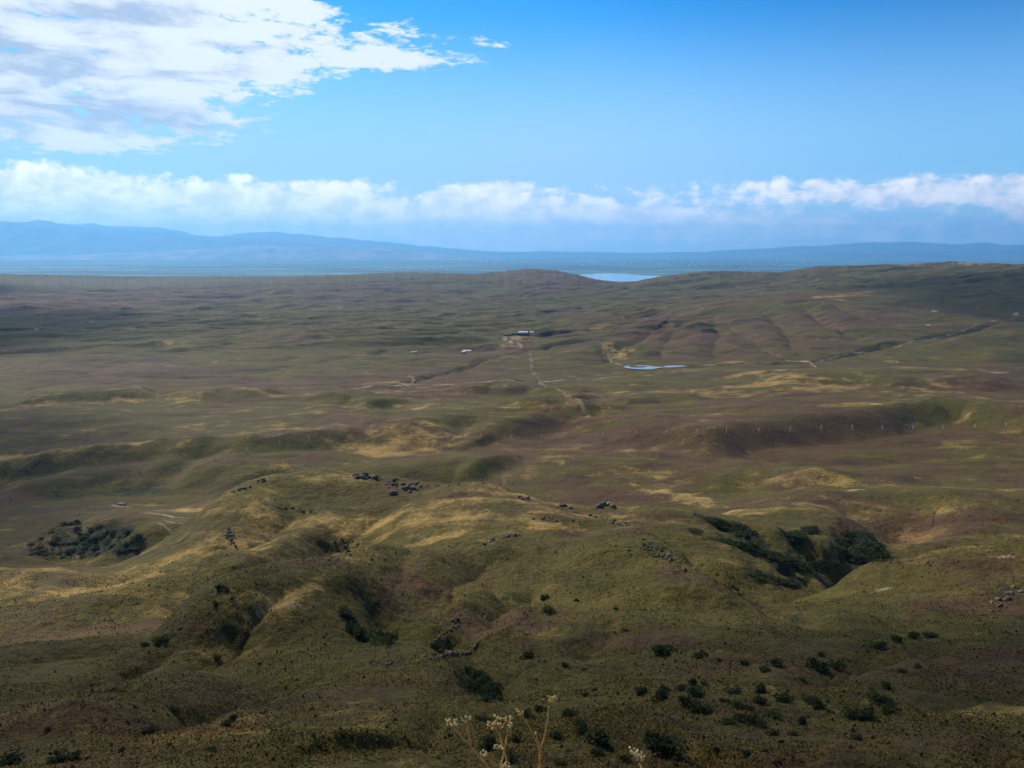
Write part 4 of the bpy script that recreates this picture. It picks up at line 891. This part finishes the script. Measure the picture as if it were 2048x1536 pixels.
for q, (px, py, h, lb) in enumerate([(1302, 526, 100, 'pale tower block above the town beyond the lake'), (1518, 514, 90, 'faint white tower, the nearer of a distant pair'), (1535, 514, 100, 'faint white tower, the taller of a distant pair')]):
    x, y = far_at(px, py); t2 = MB(); t2.box((0, 0, h / 2), (34, 34, h)); t2.box((0, 0, h + 4), (18, 18, 8)); tag(link('tower_block', t2.mesh('tower_block', [M_WALL]), (x, y, -600)), lb, 'tower')

# ------------------------------------------------------------------ dried flower stalks right in front of the viewer
def P3(px, py, Y): return Vector((pxs(px, py) * Y, Y, pxT(py) * Y))
def umbel(mb, bud, tip, base, n, spread, r, Y):
    tip = Vector(tip); d = (tip - Vector(base)).normalized()
    for k in range(n):
        a = r.uniform(0, 6.283); q = r.uniform(.15, 1) ** .6 * spread
        e = tip + d * spread * r.uniform(.7, 1.3) + Vector((math.cos(a), math.sin(a), r.uniform(-.25, .35))) * q
        mb.tube([tip, (tip + e) / 2 + d * .002, e], [.0014, .0011, .0009], 4)
        for j in range(1):
            c = e + Vector((r.gauss(0, 1), r.gauss(0, 1), r.gauss(0, 1))) * .001; rad = r.uniform(.0020, .0036)
            vs = []; fs = []
            for i_, (zz_, rr_) in enumerate([(-1, .01), (-.5, .85), (.3, 1), (.8, .6), (1, .01)]):
                for t in range(6): vs.append(c + Vector((math.cos(t * 1.047) * rr_, math.sin(t * 1.047) * rr_, zz_ * 1.15)) * rad)
            for i_ in range(4):
                for t in range(6): fs.append((i_ * 6 + t, i_ * 6 + (t + 1) % 6, i_ * 6 + 6 + (t + 1) % 6, i_ * 6 + 6 + t))
            bud.add(vs, fs)
def stalk(label, Y, root_px, branches, heads, group='dried umbel flower stalks'):
    r = random.Random(int(root_px)); e = bpy.data.objects.new('umbel_plant', None); COL.objects.link(e)
    base = Vector((pxs(root_px, 1536) * Y, Y + .05, 0)); base.z = gz(base.x, base.y) - .02; e.location = base; tag(e, label, 'flower', group)
    st = MB(); bd = []
    for br in branches:
        P = [P3(px, py, Y + dy) if py is not None else base for px, py, dy in br]
        Q = []
        for i in range(len(P) - 1):
            for t in np.linspace(0, 1, 6, endpoint=False): Q.append(P[i].lerp(P[i + 1], t))
        Q.append(P[-1]); Q = [q + Vector((r.gauss(0, .0006), 0, 0)) - base for q in Q]
        st.tube(Q, list(np.linspace(.0030 if len(P) > 2 else .0022, .0017, len(Q))), 6)
    link('stem', st.mesh('stem', [M_STEM], True), parent=e)
    for (px, py, dy, bx_, by_, n_, spr) in heads:
        h = MB(); b_ = MB(); umbel(h, b_, P3(px, py, Y + dy) - base, P3(bx_, by_, Y + dy) - base, n_, spr, r, Y)
        ho = link('flower_head', h.mesh('flower_head', [M_STEM], True), parent=e); link('bud', b_.mesh('bud', [M_BUD], True), parent=ho)
stalk('tall forked dry stalk with two pale umbels, furthest to the left', 1.9, 985, [[(0, None, 0), (985, 1545, 0), (965, 1520, 0), (942, 1494, 0), (925, 1475, .01), (909, 1456, .01)], [(942, 1494, 0), (938, 1470, 0), (934, 1450, 0)]],
      [(909, 1456, .01, 925, 1475, 14, .018), (934, 1450, 0, 938, 1470, 9, .014)])
stalk('pair of crossed dry stalks bearing the fullest cream umbels', 1.8, 1008, [[(0, None, 0), (998, 1550, 0), (1006, 1510, 0), (1013, 1478, .01), (1016, 1450, .01)], [(0, None, 0), (1020, 1550, .02), (1010, 1505, .02), (1001, 1480, .02), (998, 1462, .02)]],
      [(1016, 1452, .01, 1013, 1475, 12, .016), (998, 1462, .02, 1001, 1480, 22, .026), (998, 1502, 0, 1003, 1520, 8, .013), (976, 1514, .01, 990, 1535, 7, .013), (1012, 1540, .01, 1012, 1560, 10, .014)])
stalk('tallest slender dry stalk with a flat umbel and a bare side branch', 2.3, 1078, [[(0, None, 0), (1078, 1545, 0), (1081, 1500, 0), (1090, 1466, 0), (1095, 1440, 0), (1098, 1412, 0)], [(1081, 1500, 0), (1076, 1485, 0), (1072, 1470, 0)]],
      [(1098, 1410, 0, 1096, 1440, 16, .022), (1072, 1470, 0, 1076, 1485, 3, .005)])
stalk('short leaning dry stalk with a small umbel behind the tallest one', 2.5, 1075, [[(0, None, .1), (1082, 1545, .1), (1075, 1490, .05), (1058, 1452, 0), (1044, 1430, 0)]], [(1044, 1429, 0, 1058, 1452, 11, .016)])
stalk('lone cream umbel of round buds, furthest to the right', 1.7, 1290, [[(0, None, 0), (1288, 1560, 0), (1284, 1540, 0), (1280, 1528, 0)]], [(1280, 1526, 0, 1286, 1545, 16, .022), (1272, 1512, 0, 1280, 1530, 8, .014)])

# ------------------------------------------------------------------ unseen clouds added to shade the ground and darken the view's edges
def shade_cloud_mat():
    m, N, b = mat('shade_cloud_vapour')
    tc = N.new('ShaderNodeTexCoord').outputs['Object']
    sx = N.new('ShaderNodeSeparateXYZ'); N.l.new(tc, sx.inputs[0])
    r2 = N.m('SQRT', N.m('ADD', N.m('MULTIPLY', sx.outputs[0], sx.outputs[0]), N.m('MULTIPLY', sx.outputs[1], sx.outputs[1])))
    P = N.new('ShaderNodeNewGeometry').outputs['Position']
    d = N.m('ADD', r2, N.m('MULTIPLY', N.m('SUBTRACT', N.noise(P, 0.0035, 6, .6), .5), .7))
    a = N.ramp(d, 0.62, 0.98, 1, 0)
    tr = N.new('ShaderNodeBsdfTransparent'); df = N.new('ShaderNodeBsdfDiffuse'); df.inputs[0].default_value = (.9, .9, .9, 1)
    mx = N.new('ShaderNodeMixShader'); N.put(mx.inputs[0], N.m('MULTIPLY', a, CLOUD_A)); N.l.new(tr.outputs[0], mx.inputs[1]); N.l.new(df.outputs[0], mx.inputs[2])
    N.l.new(mx.outputs[0], N.n['Material Output'].inputs['Surface']); return m
CLOUD_A = 0.40
def shade_cloud(tx, ty, rx, ry, alt=3500, label=''):
    """cloud added out of view so that its shade falls around (tx, ty) on the plain"""
    hgt = alt + 200; off = hgt / math.tan(SUN_EL)
    cx, cy = tx + math.sin(SUN_AZ) * off, ty + math.cos(SUN_AZ) * off
    u_ = np.linspace(0, 2 * np.pi, 49); v_ = np.linspace(-np.pi / 2, np.pi / 2, 25); U, Vv = np.meshgrid(u_, v_)
    x = np.cos(Vv) * np.cos(U); y = np.cos(Vv) * np.sin(U); z = np.sin(Vv)
    o = grid_mesh('shade_cloud', x, y, z); o.data.materials.append(MC); o.location = (cx, cy, alt + 60); o.scale = (rx, ry, 130)
    o['kind'] = 'structure'; o['label'] = label
MC = shade_cloud_mat()
SHADE_CLOUDS = [(20, 84, 700, 112), (-210, 120, 130, 130), (230, 120, 120, 120), (-870, 640, 520, 760), (-2300, 2400, 1250, 1500), (-5200, 5200, 2300, 1700), (800, 440, 380, 520), (2500, 3100, 1300, 1900), (1500, 1500, 600, 700)]
for c_ in SHADE_CLOUDS: shade_cloud(*c_)

# ------------------------------------------------------------------ the air
def haze():
    b_ = MB(); b_.box((0, 42000, (2450 - 640) / 2), (400000, 96000, 2450 + 640)); 
    m = bpy.data.materials.new('haze'); m.use_nodes = True; N = NT(m.node_tree); N.n.remove(N.n['Principled BSDF'])
    v = N.new('ShaderNodeVolumePrincipled'); v.inputs['Color'].default_value = (0.21, 0.56, 1.0, 1); v.inputs['Density'].default_value = HAZE_D; v.inputs['Anisotropy'].default_value = 0.35
    N.l.new(v.outputs[0], N.n['Material Output'].inputs['Volume'])
    o = link('haze', b_.mesh('haze', [m])); o['kind'] = 'stuff'
HAZE_D = 2.6e-5
haze()
